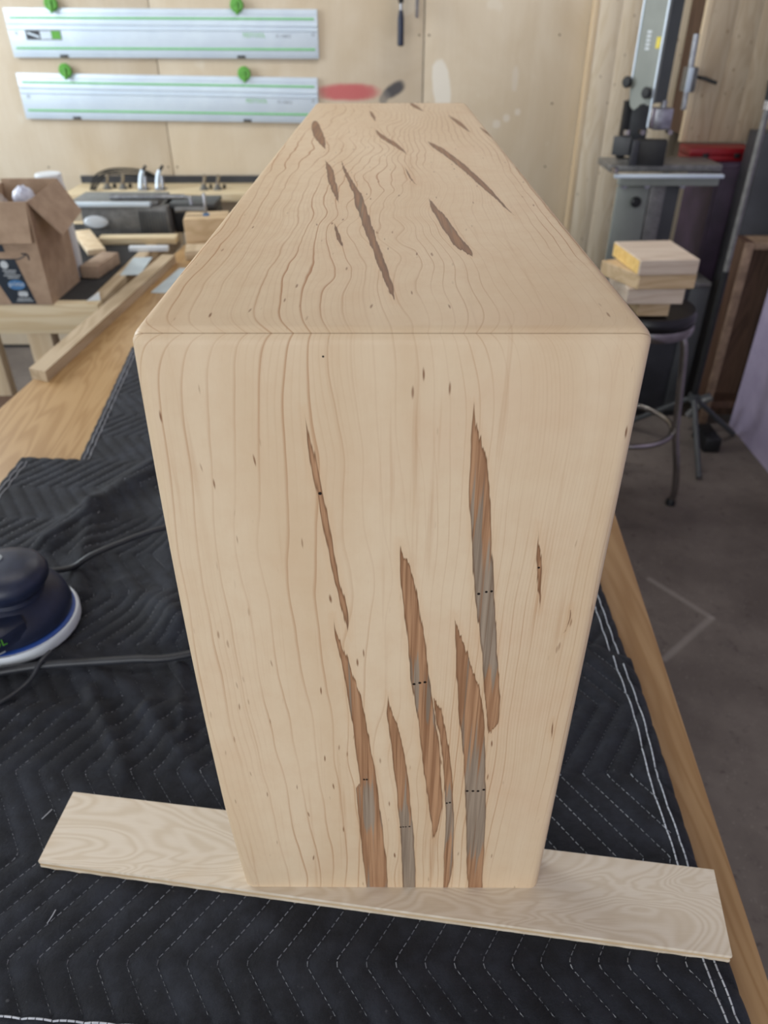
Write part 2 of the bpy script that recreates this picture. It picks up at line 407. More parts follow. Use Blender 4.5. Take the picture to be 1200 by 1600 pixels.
# colour streaks of the maple: (s, left x, right x) along the board, greyness along it
STREAKS=[
 ( [(0.0431,-0.0464,-0.0464),(0.0544,-0.0466,-0.0452),(0.0661,-0.0459,-0.0428),(0.0802,-0.0447,-0.0404),(0.095,-0.043,-0.039),(0.108,-0.0418,-0.0374),(0.1309,-0.0392,-0.0351),(0.1552,-0.0361,-0.0322),(0.1811,-0.0323,-0.0283),(0.1946,-0.0303,-0.0275),(0.2058,-0.0282,-0.0282)] , [0,0,0.25,0.1,0] ),
 ( [(0.1876,-0.0374,-0.0374),(0.203,-0.0372,-0.0351),(0.2203,-0.035,-0.0299),(0.2382,-0.0322,-0.0261),(0.2594,-0.0309,-0.0218),(0.2871,-0.0285,-0.0176),(0.2995,-0.0275,-0.0164),(0.3254,-0.026,-0.0133),(0.3597,-0.0237,-0.0099),(0.3653,-0.027,-0.0097),(0.4068,-0.0259,-0.0067),(0.4501,-0.0242,-0.0042),(0.479,-0.0225,-0.0025),(0.5147,-0.0209,-0.002)] , [0,0,0.1,0,0.25,0.55,0.1,0.05,0.3] ),
 ( [(0.258,-0.0027,-0.0024),(0.2769,-0.0033,0.0005),(0.2925,-0.0021,0.0047),(0.3107,-0.0005,0.0083),(0.3341,0.0012,0.0115),(0.3494,0.0025,0.0131),(0.3854,0.005,0.0157),(0.4278,0.0076,0.0191),(0.4738,0.0097,0.0212),(0.5144,0.011,0.0226)] , [0,0,0,0.1,0.8,1,1,1] ),
 ( [(0.1285,0.0043,0.0044),(0.1379,0.0043,0.007),(0.1452,0.0044,0.0106),(0.1551,0.0045,0.0133),(0.1714,0.0063,0.0162),(0.189,0.0077,0.0186),(0.2068,0.01,0.022),(0.2259,0.0116,0.0239),(0.2454,0.0132,0.0264),(0.2663,0.0156,0.0291),(0.2876,0.0185,0.0321),(0.3106,0.0209,0.0347),(0.334,0.0229,0.0372),(0.3594,0.0265,0.0392),(0.3852,0.0293,0.0408),(0.4073,0.0318,0.0392),(0.4367,0.0346,0.0346)] , [0,0,0,0.35,0.75,0.5,0,0,0,0,0] ),
 ( [(0.2617,0.0287,0.0292),(0.2768,0.0304,0.0353),(0.2992,0.0338,0.0397),(0.3221,0.0367,0.0433),(0.3468,0.0397,0.0464),(0.3802,0.0421,0.0491),(0.4133,0.0436,0.0513),(0.4421,0.0443,0.0523),(0.4735,0.0451,0.0531),(0.5141,0.0463,0.0497)] , [0,0,0,0.6,1,0.5,0.2,0] ),
 ( [(0.1862,0.0396,0.0396),(0.2016,0.0407,0.0437),(0.2182,0.0419,0.0497),(0.2354,0.0428,0.0546),(0.2533,0.0444,0.0608),(0.2766,0.0465,0.0645),(0.3012,0.0501,0.0676),(0.3338,0.0537,0.0707),(0.3671,0.0568,0.0736),(0.4132,0.0606,0.0765),(0.4579,0.0633,0.0788),(0.5139,0.0683,0.0813)] , [0,0,0,0.2,0.6,0.9,1,0.8,0.3,0.1] ),
 ( [(0.0394,0.0421,0.0424),(0.0601,0.0421,0.0476),(0.072,0.0423,0.0515),(0.0867,0.0426,0.0541),(0.1043,0.0437,0.0564),(0.1205,0.0458,0.0581),(0.1378,0.0476,0.06),(0.1559,0.0494,0.0621),(0.1845,0.0533,0.0656),(0.2066,0.0575,0.0687),(0.2257,0.0599,0.0705),(0.2451,0.0619,0.0732),(0.2661,0.0646,0.0757),(0.2873,0.0675,0.0761),(0.3032,0.0696,0.0701)] , [0,0,0.1,0.5,0.9,1,1,0.8,0.2,0,0] ),
 ( [(0.1158,0.0847,0.0849),(0.1264,0.0855,0.0865),(0.1377,0.0859,0.0889),(0.1484,0.0871,0.0906),(0.1614,0.089,0.0917),(0.1706,0.0908,0.0927),(0.1822,0.0933,0.0933)] , [0,0,0,0] ),
 ( [(0.1795,0.1121,0.1121),(0.187,0.1123,0.1137),(0.1941,0.1119,0.1131),(0.2025,0.1105,0.1109)] , [0,0] ),
 ( [(0.2864,0.1143,0.1146),(0.2995,0.1144,0.1162),(0.3079,0.1159,0.1159)] , [0,0] ),
 ( [(0.4147,-0.1399,-0.1347),(0.4511,-0.1403,-0.1323),(0.4801,-0.1418,-0.1319),(0.5127,-0.1435,-0.1322)] , [0,0] ),
 ( [(-0.8317,-0.1106,-0.1055),(-0.7821,-0.1089,-0.0971),(-0.7426,-0.105,-0.0923),(-0.6596,-0.0938,-0.0812),(-0.5686,-0.0743,-0.0741)] , [0.3,0.5,0.2] ),
 ( [(-0.4995,-0.0696,-0.0693),(-0.4429,-0.0643,-0.0576),(-0.3833,-0.0583,-0.0512),(-0.334,-0.0515,-0.046),(-0.2879,-0.0434,-0.0434)] , [0,0.3,0] ),
 ( [(-0.5035,-0.0537,-0.0534),(-0.4186,-0.0453,-0.041),(-0.3622,-0.0378,-0.0323),(-0.3232,-0.0328,-0.0257),(-0.2878,-0.0303,-0.0215),(-0.2405,-0.0246,-0.0168),(-0.1863,-0.0183,-0.0115),(-0.1401,-0.0125,-0.0067),(-0.1002,-0.0079,-0.0025),(-0.0655,-0.0028,0.0008),(-0.0402,0.0014,0.0014)] , [0,0.1,0.5,0.7,0.4,0.1,0] ),
 ( [(-0.2221,-0.0431,-0.0429),(-0.1863,-0.0398,-0.036),(-0.1463,-0.032,-0.032)] , [0,0] ),
 ( [(-0.3073,0.0309,0.0315),(-0.2711,0.0309,0.0365),(-0.234,0.034,0.0422),(-0.1861,0.0382,0.0467),(-0.1508,0.0427,0.0515),(-0.1384,0.0483,0.0525),(-0.1295,0.0512,0.0512)] , [0,0.5,0.9,0.4,0] ),
 ( [(-0.6314,0.0428,0.044),(-0.5839,0.0475,0.0577),(-0.536,0.0563,0.0654),(-0.4788,0.0645,0.0737),(-0.4178,0.0726,0.0806),(-0.3615,0.0789,0.086),(-0.3135,0.0853,0.0894),(-0.2709,0.0898,0.0918),(-0.2359,0.0945,0.0945)] , [0.2,0.7,0.6,0.3,0.1] ),
 ( [(-0.7416,-0.0211,-0.0207),(-0.6755,-0.0152,-0.0072),(-0.6013,0.0013,0.0092),(-0.5321,0.0178,0.0182)] , [0,0.2,0] ),
 ( [(-0.9515,-0.0335,-0.0305),(-0.8882,-0.0292,-0.0235),(-0.816,-0.0214,-0.0214)] , [0,0] ),
 ( [(-0.8988,0.0856,0.0866),(-0.8074,0.0904,0.0988),(-0.7033,0.1019,0.1023)] , [0.2,0.3] ),
 ( [(-1.0753,0.031,0.0375),(-1.0101,0.0368,0.0462),(-0.9502,0.0502,0.0512)] , [0,0] ),
 ( [(-0.7593,0.1185,0.1203),(-0.7151,0.1199,0.1248),(-0.6629,0.1246,0.125)] , [0,0] ),
 ( [(-0.4604,0.0132,0.0138),(-0.405,0.0159,0.0183),(-0.3619,0.0224,0.023)] , [0,0] ),
]
HOLES= [(-0.0408,0.0954,0.0011),(0.0886,0.1484,0.0008),(0.0538,0.1692,0.001),(0.0584,0.1676,0.0009),(0.0616,0.1671,0.0009),(0.0154,0.2497,0.0011),(0.0193,0.2485,0.0011),(0.0228,0.2478,0.0011),(0.0588,0.3679,0.0012),(0.0633,0.3679,0.0012),(0.0672,0.3679,0.0012),(0.0715,0.3662,0.0012),(0.0438,0.3835,0.001),(0.0462,0.3827,0.001),(0.008,0.4158,0.0009),(0.0101,0.4154,0.0008),(0.0122,0.4153,0.0008),(0.0152,0.4149,0.0009),(-0.0204,0.3542,0.001),(-0.0184,0.3542,0.001),(-0.0351,0.0137,0.0006)]

def maple():
    """ambrosia maple; s runs from the mitre down the leg (s>0) and back along the top (s<0)"""
    t = NT('ambrosia_maple')
    x, y, z = t.sep(t.coord())
    s = t.m('SUBTRACT', t.m('SUBTRACT', 0.5055, z), y)
    sx = lambda fx, fs, off=0.0: t.comb(t.m('MULTIPLY', x, fx), t.m('MULTIPLY', s, fs), off)
    # growth lines: contours of a warped field, pulled inwards at the rounded mitre
    pull = t.m('MULTIPLY', t.m('EXPONENT', t.m('MULTIPLY', t.m('ABSOLUTE', s), -90.0)), 0.13)
    xe = t.m('DIVIDE', x, t.m('SUBTRACT', 1.0, pull))
    ctr = t.m('EXPONENT', t.m('MULTIPLY', t.m('MULTIPLY', x, x), -220.0))
    w1 = t.m('SUBTRACT', t.noise(sx(5, 1.5), 1.0, 1.5, 0.45), 0.5)
    w2 = t.m('SUBTRACT', t.noise(sx(9, 5.0, 3.1), 1.0, 2, 0.5), 0.5)
    w3 = t.m('SUBTRACT', t.noise(sx(40, 16, 7.7), 1.0, 2, 0.5), 0.5)
    top = t.ss(s, 0.0, -0.12)
    amp = t.m('MULTIPLY_ADD', t.m('MULTIPLY', ctr, t.m('MULTIPLY_ADD', top, 0.7, 0.5)), 0.085, 0.016)
    xq = t.m('MAXIMUM', t.m('SUBTRACT', xe, 0.015), 0.0)
    xe = t.m('MULTIPLY_ADD', xq, 0.75, xe)
    f = t.m('ADD', xe, t.m('MULTIPLY', w1, 0.09))
    f = t.m('MULTIPLY_ADD', w2, amp, f)
    f = t.m('MULTIPLY_ADD', w3, t.m('MULTIPLY_ADD', top, 0.004, 0.003), f)
    fr = t.m('FRACT', t.m('DIVIDE', f, 0.0118))
    ln = t.ss(fr, 0.84, 0.97)
    ln = t.m('MULTIPLY', ln, t.ss(fr, 0.975, 1.0, 1.0, 0.0))
    vis = t.m('MULTIPLY_ADD', t.ss(t.noise(sx(14, 3, 1.7), 1.0, 2, 0.5), 0.38, 0.66), 0.9, 0.12)
    ln = t.m('MULTIPLY', ln, vis)
    fr2 = t.m('FRACT', t.m('DIVIDE', f, 0.0037))
    ln2 = t.m('MULTIPLY', t.ss(fr2, 0.6, 1.0), t.ss(t.noise(sx(11, 2.5, 15.0), 1.0, 2, 0.5), 0.45, 0.7, 0.0, 0.28))
    ln = t.m('MULTIPLY', ln, t.m('MULTIPLY_ADD', top, 0.5, 1.0))
    base = t.mix(t.ss(t.noise(sx(16, 2.2, 5.0), 1.0, 3, 0.55), 0.3, 0.7), rgb(220, 200, 171), rgb(210, 186, 154))
    base = t.mix(t.m('MULTIPLY', t.ss(t.noise(sx(7, 9, 9.0), 1.0, 3, 0.5), 0.5, 0.75), 0.5), base, rgb(212, 184, 154))
    fine = t.noise(sx(900, 60), 1.0, 2, 0.6)
    base = t.mix(t.m('MULTIPLY', fine, 0.22), base, rgb(202, 176, 146))
    col = t.mix(t.m('MULTIPLY', t.m('ADD', ln, ln2), 0.74, clamp=True), base, rgb(166, 120, 82))
    band = t.ss(t.noise(sx(130, 3.5, 31.0), 1.0, 3, 0.6), 0.56, 0.74)
    col = t.mix(t.m('MULTIPLY', band, t.ss(t.noise(sx(9, 4, 33.0), 1.0, 2, 0.5), 0.42, 0.62, 0.05, 0.42)), col, rgb(172, 128, 90))
    # bark flecks
    vo = t.t.nodes.new('ShaderNodeTexVoronoi'); vo.inputs['Scale'].default_value = 1.0
    vw = t.m('MULTIPLY_ADD', w3, 0.01, x)
    t.put(vo.inputs['Vector'], t.comb(t.m('MULTIPLY', vw, 190), t.m('MULTIPLY', s, 34), 0.0))
    rnd = t.sep(vo.outputs['Color'])[0]
    fl = t.m('MULTIPLY', t.ss(vo.outputs['Distance'], 0.05, 0.17, 1.0, 0.0), t.ss(rnd, 0.52, 0.60))
    vis2 = t.ss(t.noise(sx(10, 4, 4.4), 1.0, 2, 0.5), 0.40, 0.54)
    col = t.mix(t.m('MULTIPLY', t.m('MULTIPLY', fl, vis2), 0.85), col, rgb(112, 68, 40))
    # streaks
    rag = t.m('SUBTRACT', t.noise(sx(420, 10, 2.0), 1.0, 2, 0.6), 0.5)
    rag2 = t.m('SUBTRACT', t.noise(sx(60, 30, 6.0), 1.0, 2, 0.6), 0.5)
    xr = t.m('MULTIPLY_ADD', rag2, 0.0022, t.m('MULTIPLY_ADD', rag, 0.0016, x))
    fib = t.m('SUBTRACT', t.noise(sx(650, 2, 8.0), 1.0, 2, 0.6), 0.5)
    sr = t.m('MULTIPLY_ADD', fib, 0.016, s)
    D = None; G = None
    for pts, g in STREAKS:
        s0, s1 = pts[0][0], pts[-1][0]
        tt = t.mapr(sr, s0, s1, 0.0, 1.0)
        n01 = lambda v: (v + 0.14) / 0.28
        L = t.curve(tt, [((p[0] - s0) / (s1 - s0), n01(p[1])) for p in pts])
        Rr = t.curve(tt, [((p[0] - s0) / (s1 - s0), n01(p[2])) for p in pts])
        x01 = t.m('MULTIPLY_ADD', xr, 1 / 0.28, 0.5)
        d = t.m('MINIMUM', t.m('SUBTRACT', x01, L), t.m('SUBTRACT', Rr, x01))
        # nothing beyond the ends
        ends = t.m('MINIMUM', t.m('SUBTRACT', sr, s0), t.m('SUBTRACT', s1, sr))
        d = t.m('MINIMUM', t.m('MULTIPLY', d, 0.28), ends)
        D = d if D is None else t.m('MAXIMUM', D, d)
        if max(g) > 0:
            gv = t.curve(tt, [(i / (len(g) - 1), v) for i, v in enumerate(g)])
            gv = t.m('MULTIPLY', gv, t.m('GREATER_THAN', d, 0.0))
            G = gv if G is None else t.m('ADD', G, gv)
    halo = t.ss(D, -0.005, 0.0)
    col = t.mix(t.m('MULTIPLY', halo, 0.16), col, rgb(200, 156, 112))
    mask = t.ss(D, 0.0, 0.0007)
    mott = t.noise(sx(60, 45, 21.0), 1.0, 4, 0.7)
    col = t.mix(t.m('MULTIPLY', t.ss(mott, 0.35, 0.75), t.m('MULTIPLY_ADD', top, 0.14, 0.16)), col, rgb(196, 160, 124))
    bn = t.noise(sx(300, 6, 11.0), 1.0, 3, 0.65)
    brown = t.mix(t.ss(bn, 0.3, 0.7), rgb(140, 102, 74), rgb(182, 142, 108))
    gn = t.noise(sx(300, 3, 12.0), 1.0, 2, 0.5)
    G = t.m('MULTIPLY', G, t.m('MULTIPLY_ADD', top, -0.6, 1.0))
    gf = t.ss(t.m('SUBTRACT', G, t.m('MULTIPLY_ADD', gn, 2.6, -0.8)), -0.10, 0.10)
    grey = t.mix(t.ss(bn, 0.3, 0.7), rgb(128, 112, 96), rgb(160, 144, 126))
    sc = t.mix(gf, brown, grey)
    sc = t.mix(t.m('MULTIPLY', top, 0.9), sc, (0.62, 0.47, 0.28, 1.0), 'MULTIPLY')
    sc = t.mix(t.m('MULTIPLY', t.ss(t.noise(sx(520, 5, 17.0), 1.0, 2, 0.6), 0.55, 0.68), 0.5), sc, rgb(108, 74, 48))
    rim = t.ss(D, 0.0002, t.m('MULTIPLY_ADD', top, 0.0016, 0.0018), 1.0, 0.0)
    sc = t.mix(t.m('MULTIPLY', rim, 0.75), sc, rgb(96, 64, 40))
    col = t.mix(mask, col, sc)
    # beetle holes
    H = None
    for hx, hs, r in HOLES:
        dx = t.m('SUBTRACT', x, hx); ds = t.m('SUBTRACT', s, hs)
        q = t.m('DIVIDE', t.m('SQRT', t.m('ADD', t.m('MULTIPLY', dx, dx), t.m('MULTIPLY', ds, ds))), r)
        H = q if H is None else t.m('MINIMUM', H, q)
    hm = t.ss(H, 0.8, 1.1, 1.0, 0.0)
    col = t.mix(hm, col, rgb(28, 20, 16))
    hgt = t.m('SUBTRACT', t.m('MULTIPLY', fine, 0.12), hm)
    t.bump(hgt, 0.25, 0.0006)
    return t.out(col, 0.45, 0, 0.22)
M['maple'] = maple()

# ================================================================ SETTING
struct(finish('floor', B(-4.2, 3.2, -3.2, 3.75, -0.05, 0.0), M['concrete']))
wb = struct(finish('wall_back', B(-4.2, 3.2, 3.60, 3.75, 0.0, 2.7), M['slate'], loc=(0, 0, 0)))
# plywood sheets of the back wall, with open joints
for (a, b) in ((-3.50, -2.285), (-2.28, -1.064), (-1.060, 0.150), (0.1545, 1.36), (1.364, 2.58)):
    finish('plywood_sheet', B(a, b, 3.580, 3.602, 0.02, 2.44, 0.001), M['wall'], wb)
    bm = bmesh.new()
    for sx_ in (a + 0.02, (a + b) / 2, b - 0.02):
        for k in range(9):
            lathe(bm, [(0.0, 0.0), (0.005, 0.0), (0.0045, 0.0015), (0.0, 0.001)], (0, 0, 0), 8,
                  Matrix.Translation((sx_, 3.5802, 0.12 + k * 0.27)) @ Matrix.Rotation(R(90), 4, 'X'))
    o = finish('screw_heads', bm, M['screw'], wb); o['kind'] = 'stuff'
wr = struct(finish('wall_right', B(1.545, 1.60, -2.6, 2.66, 0.0, 2.7), M['lavender'], loc=(1.545, 0, 0)))
struct(finish('ceiling', B(-4.2, 3.2, -3.2, 3.75, 2.7, 2.76), M['ceil']))

# ================================================================ WORKBENCH
TA = -math.degrees(math.atan(0.067))
MT = Matrix.Rotation(R(TA), 4, 'Z')           # bench turned slightly against the furniture piece
wbn = thing('workbench', 'oiled birch plywood workbench under the black quilted blanket', 'workbench', (-0.27, 0.9, 0))
finish('bench_top', B(-0.852, 0.3155, -0.22, 2.35, 0.862, 0.900, 0.003, MT), M['bench_ply'], wbn)
for y0, y1 in ((-0.18, -0.15), (2.28, 2.31)):
    finish('apron', B(-0.80, 0.265, y0, y1, 0.76, 0.861, 0, MT), M['pine'], wbn)
for x0 in (-0.81, 0.19):
    for y0 in (-0.15, 2.19):
        finish('leg', B(x0, x0 + 0.085, y0, y0 + 0.085, 0.0, 0.861, 0.004, MT), M['oak_strip'], wbn)

# ---------------- blanket: two quilted layers
PITCH = 0.0242
def tri(y):
    p = ((y + 0.057) / 0.182) % 1.0
    return 0.066 * (1 - np.abs(2 * p - 1))
RIDGES = [((-0.40, 0.74), (-0.50, 0.52), 0.030, 0.016), ((-0.46, 0.60), (-0.42, 0.40), 0.024, 0.012),
          ((-0.34, 0.62), (-0.27, 0.34), 0.035, 0.014), ((-0.36, 0.42), (-0.22, 0.30), 0.022, 0.010),
          ((-0.42, 0.30), (-0.24, 0.20), 0.020, 0.008), ((-0.34, 0.23), (-0.27, 0.12), 0.012, 0.009),
          ((-0.27, 0.20), (-0.17, 0.09), 0.014, 0.010), ((-0.47, 0.20), (-0.36, 0.20), 0.020, 0.006),
          ((-0.25, 0.27), (-0.22, 0.17), 0.010, 0.007), ((-0.12, 0.0), (-0.105, -0.12), 0.006, 0.002)]
WAV = [(rng.uniform(0, 2 * PI), rng.uniform(0, 2 * PI), rng.uniform(9, 30), rng.uniform(0, 2 * PI)) for _ in range(14)]
def rumple(x, y):
    h = np.zeros_like(x)
    for (ax, ay), (bx, by), wd, ht in RIDGES:
        dx, dy = bx - ax, by - ay; L2 = dx * dx + dy * dy
        t = np.clip(((x - ax) * dx + (y - ay) * dy) / L2, 0, 1)
        d2 = (x - ax - t * dx) ** 2 + (y - ay - t * dy) ** 2
        h += ht * np.exp(-d2 / (2 * (wd * 0.55) ** 2))
    n = sum(np.sin(k * (np.cos(a) * x + np.sin(a) * y) * 2.2 + p) for a, p, k, _ in WAV) / 14
    rough = np.exp(-(((x + 0.33) / 0.2) ** 2 + ((y - 0.32) / 0.28) ** 2))
    return h + n * (0.0012 + 0.006 * rough)
def quilt(x, y):
    wob = 0.0025 * np.sin(23 * y + 9 * x)
    q = (x - tri(y) + wob) / PITCH
    return 0.0036 * np.sqrt(np.abs(np.sin(PI * q)) + 1e-4)
def lower_h(x, y): return 0.9095 + quilt(x, y) + 0.25 * rumple(x, y)
def upper_h(x, y):
    flat = np.clip((x + 0.0) / 0.1, 0, 1)        # lies flat under the offcut board
    bz = np.exp(-(((x - 0.0) / 0.36) ** 4 + ((y - 0.02) / 0.11) ** 4))
    return 0.9142 + (quilt(x, y) + rumple(x, y) * (1 - 0.8 * bz)) * (1 - 0.55 * bz) * 1.0
def sheet(name, hf, edgeL, edgeR, y0, yb, step, parent, th=0.005, sh=0.0):
    """cloth between edgeL(y) and edgeR(y), back edge yb(u)"""
    W = 0.95; nu = int(W / step); ymax = max(yb(0.0), yb(0.5), yb(1.0))
    nv = int((ymax - y0) / step)
    u = np.linspace(0, 1, nu + 1); v = np.linspace(0, 1, nv + 1)
    U, V = np.meshgrid(u, v)
    YB = np.vectorize(yb)(u)[None, :]
    Y = y0 + V * (YB - y0)
    X = edgeL(Y) + U * (edgeR(Y) - edgeL(Y))
    Z = hf(X, Y)
    # edges roll down a little
    e = np.minimum.reduce([U * W, (1 - U) * W, (1 - V) * (YB - y0), V * (YB - y0)])
    Z = Z - 0.0045 * np.exp(-e / 0.006)
    top = np.stack([X, Y, Z], -1).reshape(-1, 3)
    n = (nu + 1) * (nv + 1)
    idx = np.arange(n).reshape(nv + 1, nu + 1)
    q = np.stack([idx[:-1, :-1], idx[:-1, 1:], idx[1:, 1:], idx[1:, :-1]], -1).reshape(-1, 4)
    # skirt all round so the layer has thickness
    ring = np.concatenate([idx[0, :], idx[1:, -1], idx[-1, -2::-1], idx[-2:0:-1, 0]])
    sk = top[ring].copy(); sk[:, 2] -= th
    m = len(ring); a = np.arange(m); b2 = (a + 1) % m
    qs = np.stack([ring[b2], ring[a], n + a, n + b2], -1)
    verts = np.concatenate([top, sk]) - np.array(ORG[parent.name])
    faces = np.concatenate([q, qs])
    me = bpy.data.meshes.new(name)
    me.vertices.add(len(verts)); me.vertices.foreach_set('co', verts.ravel().astype(np.float32))
    me.loops.add(faces.size); me.loops.foreach_set('vertex_index', faces.ravel().astype(np.int32))
    me.polygons.add(len(faces)); me.polygons.foreach_set('loop_start', np.arange(0, faces.size, 4).astype(np.int32))
    me.update(calc_edges=True); me.validate()
    for p in me.polygons: p.use_smooth = True
    me.materials.append(M['fabric'])
    o = bpy.data.objects.new(name, me); COL.objects.link(o); o.parent = parent; ORG[o.name] = ORG[parent.name]
    return o
bl = thing('quilted_blanket', 'black zigzag-quilted moving blanket folded double on the workbench', 'blanket', (0, 0.3, 0.9))
upL = lambda y: -0.648 + 0.0 * y + 0.02 * np.clip((0.72 - y), 0, 1)
upR = lambda y: 0.279 + 0.012 * np.clip((y + 0.05) / 0.3, 0, 1)
def upB(u):
    x = -0.645 + u * 0.93
    if x < -0.38: return 0.776 - 0.08 * (x + 0.645)
    return 0.755 - (x + 0.38) * 0.70
loL = lambda y: -0.55 - 0.115 * (y - 0.80) / 0.4 * 0.4
loR = lambda y: 0.288 + 0.004 * y
sheet('lower_layer', lower_h, loL, loR, 0.16, lambda u: 1.30, 0.0040, bl, 0.0048)
sheet('upper_layer', upper_h, upL, upR, -0.112, upB, 0.0028, bl, 0.008)

def stitches(name, segs, hf, mat, parent, ln=0.0040, gap=0.0022, wd=0.00036):
    """dashes of thread lying in the seams: one mesh, kind stuff"""
    V = []; F = []
    o = np.array(ORG[parent.name])
    for pts in segs:
        pts = np.array(pts); d = np.diff(pts, axis=0); l = np.hypot(d[:, 0], d[:, 1]); cl = np.concatenate([[0], np.cumsum(l)])
        s = 0.0
        while s + ln < cl[-1]:
            aa = np.array([np.interp(s, cl, pts[:, 0]), np.interp(s, cl, pts[:, 1])])
            bb = np.array([np.interp(s + ln, cl, pts[:, 0]), np.interp(s + ln, cl, pts[:, 1])])
            s += ln + gap
            t = (bb - aa) / (np.linalg.norm(bb - aa) + 1e-9); nrm = np.array([-t[1], t[0]]) * wd
            z = hf(np.array([aa[0], bb[0]]), np.array([aa[1], bb[1]])) + 0.0007
            k = len(V)
            for p, zz in ((aa, z[0]), (bb, z[1])):
                V.append((p[0] - nrm[0], p[1] - nrm[1], zz - 0.0006)); V.append((p[0], p[1], zz + 0.0006)); V.append((p[0] + nrm[0], p[1] + nrm[1], zz - 0.0006))
            F += [(k, k + 1, k + 4, k + 3), (k + 1, k + 2, k + 5, k + 4), (k, k + 2, k + 1), (k + 3, k + 4, k + 5)]
    me = bpy.data.meshes.new(name); me.from_pydata([tuple(np.array(v) - o) for v in V], [], F); me.materials.append(mat)
    ob = bpy.data.objects.new(name, me); COL.objects.link(ob); ob.parent = parent; ORG[ob.name] = ORG[parent.name]
    ob['kind'] = 'stuff'
    return ob
def zigs(xl, xr, y0, yb, marg):
    segs = []
    for k in range(-36, 16):
        ys = np.arange(y0 + marg, 1.34, 0.006)
        xs = k * PITCH + tri(ys)
        for _ in range(2): xs = k * PITCH + tri(ys) - 0.0025 * np.sin(23 * ys + 9 * xs)
        ok = (xs > xl(ys) + marg) & (xs < xr(ys) - marg) & (ys < np.array([yb(x) for x in xs]) - marg)
        run = []
        for x, y, f in zip(xs, ys, ok):
            if f: run.append((x, y))
            else:
                if len(run) > 2: segs.append(run)
                run = []
        if len(run) > 2: segs.append(run)
    return segs
upBx = lambda x: upB((x + 0.645) / 0.93)
stitches('zigzag_stitching', zigs(upL, upR, -0.112, upBx, 0.016), upper_h, M['thread2'], bl)
stitches('lower_zigzag_stitching', zigs(loL, loR, 0.5, lambda x: 1.30, 0.016), lower_h, M['thread2'], bl)
hem = lambda off, y0, y1, f: [(f(np.array(y)) + off, y) for y in np.arange(y0, y1, 0.01)]
wav = lambda y: 0.0015 * math.sin(40 * y)
stitches('hem_stitching', [[(x + wav(y), y) for x, y in hem(-0.012, -0.10, 0.285, upR)], [(x + wav(y), y) for x, y in hem(-0.021, -0.10, 0.292, upR)],
                           hem(0.012, -0.10, 0.76, upL), hem(0.020, -0.10, 0.76, upL),
                           [(x, -0.0985 - 0.055 * (x + 0.3)) for x in np.arange(-0.62, -0.06, 0.01)]], upper_h, M['thread'], bl, 0.0055, 0.0008, 0.0008)
stitches('lower_hem_stitching', [hem(-0.011, 0.29, 1.28, loR), hem(-0.020, 0.29, 1.28, loR), hem(0.010, 0.55, 1.28, loL), hem(0.018, 0.55, 1.28, loL)], lower_h, M['thread'], bl, 0.0055, 0.0008, 0.0008)

# ================================================================ OFFCUT BOARDS + WATERFALL BENCH
def board(P, z0, z1, name, label, grp=None):
    """three-ply offcut: face veneers with a slightly recessed core"""
    cx = sum(p[0] for p in P) / 4; cy = sum(p[1] for p in P) / 4
    e = thing(name, label, 'board', (cx, cy, z0), grp)
    zs = [z0, z0 + 0.0028, z0 + 0.0062, z0 + 0.0096, z0 + 0.0130, z1]
    for i in range(5):
        k = 1.0 if i % 2 == 0 else 0.9985
        Q = [(cx + (p[0] - cx) * k, cy + (p[1] - cy) * (1.0 if i % 2 == 0 else 0.992)) for p in P]
        bm = bmesh.new(); prism(bm, Q, zs[i], zs[i + 1])
        finish('veneer' if i in (0, 4) else 'core_ply', bm, M['birch'] if i in (0, 4) else (M['block_b'] if i % 2 else M['ply_end']), e)
    return e
ZB0, ZB1 = 0.9165, 0.926
board([(-0.3185, 0.0225), (0.2775, -0.0555), (0.289, 0.0175), (-0.312, 0.0940)], ZB1 - 0.0165, ZB1,
      'plywood_offcut', 'pale birch plywood strip across the bench under the near end of the wooden piece')
board([(-0.30, 1.005), (0.30, 1.005), (0.30, 1.078), (-0.30, 1.078)], ZB1 - 0.0165, ZB1,
      'plywood_offcut', 'birch plywood strip hidden under the far end of the wooden piece')

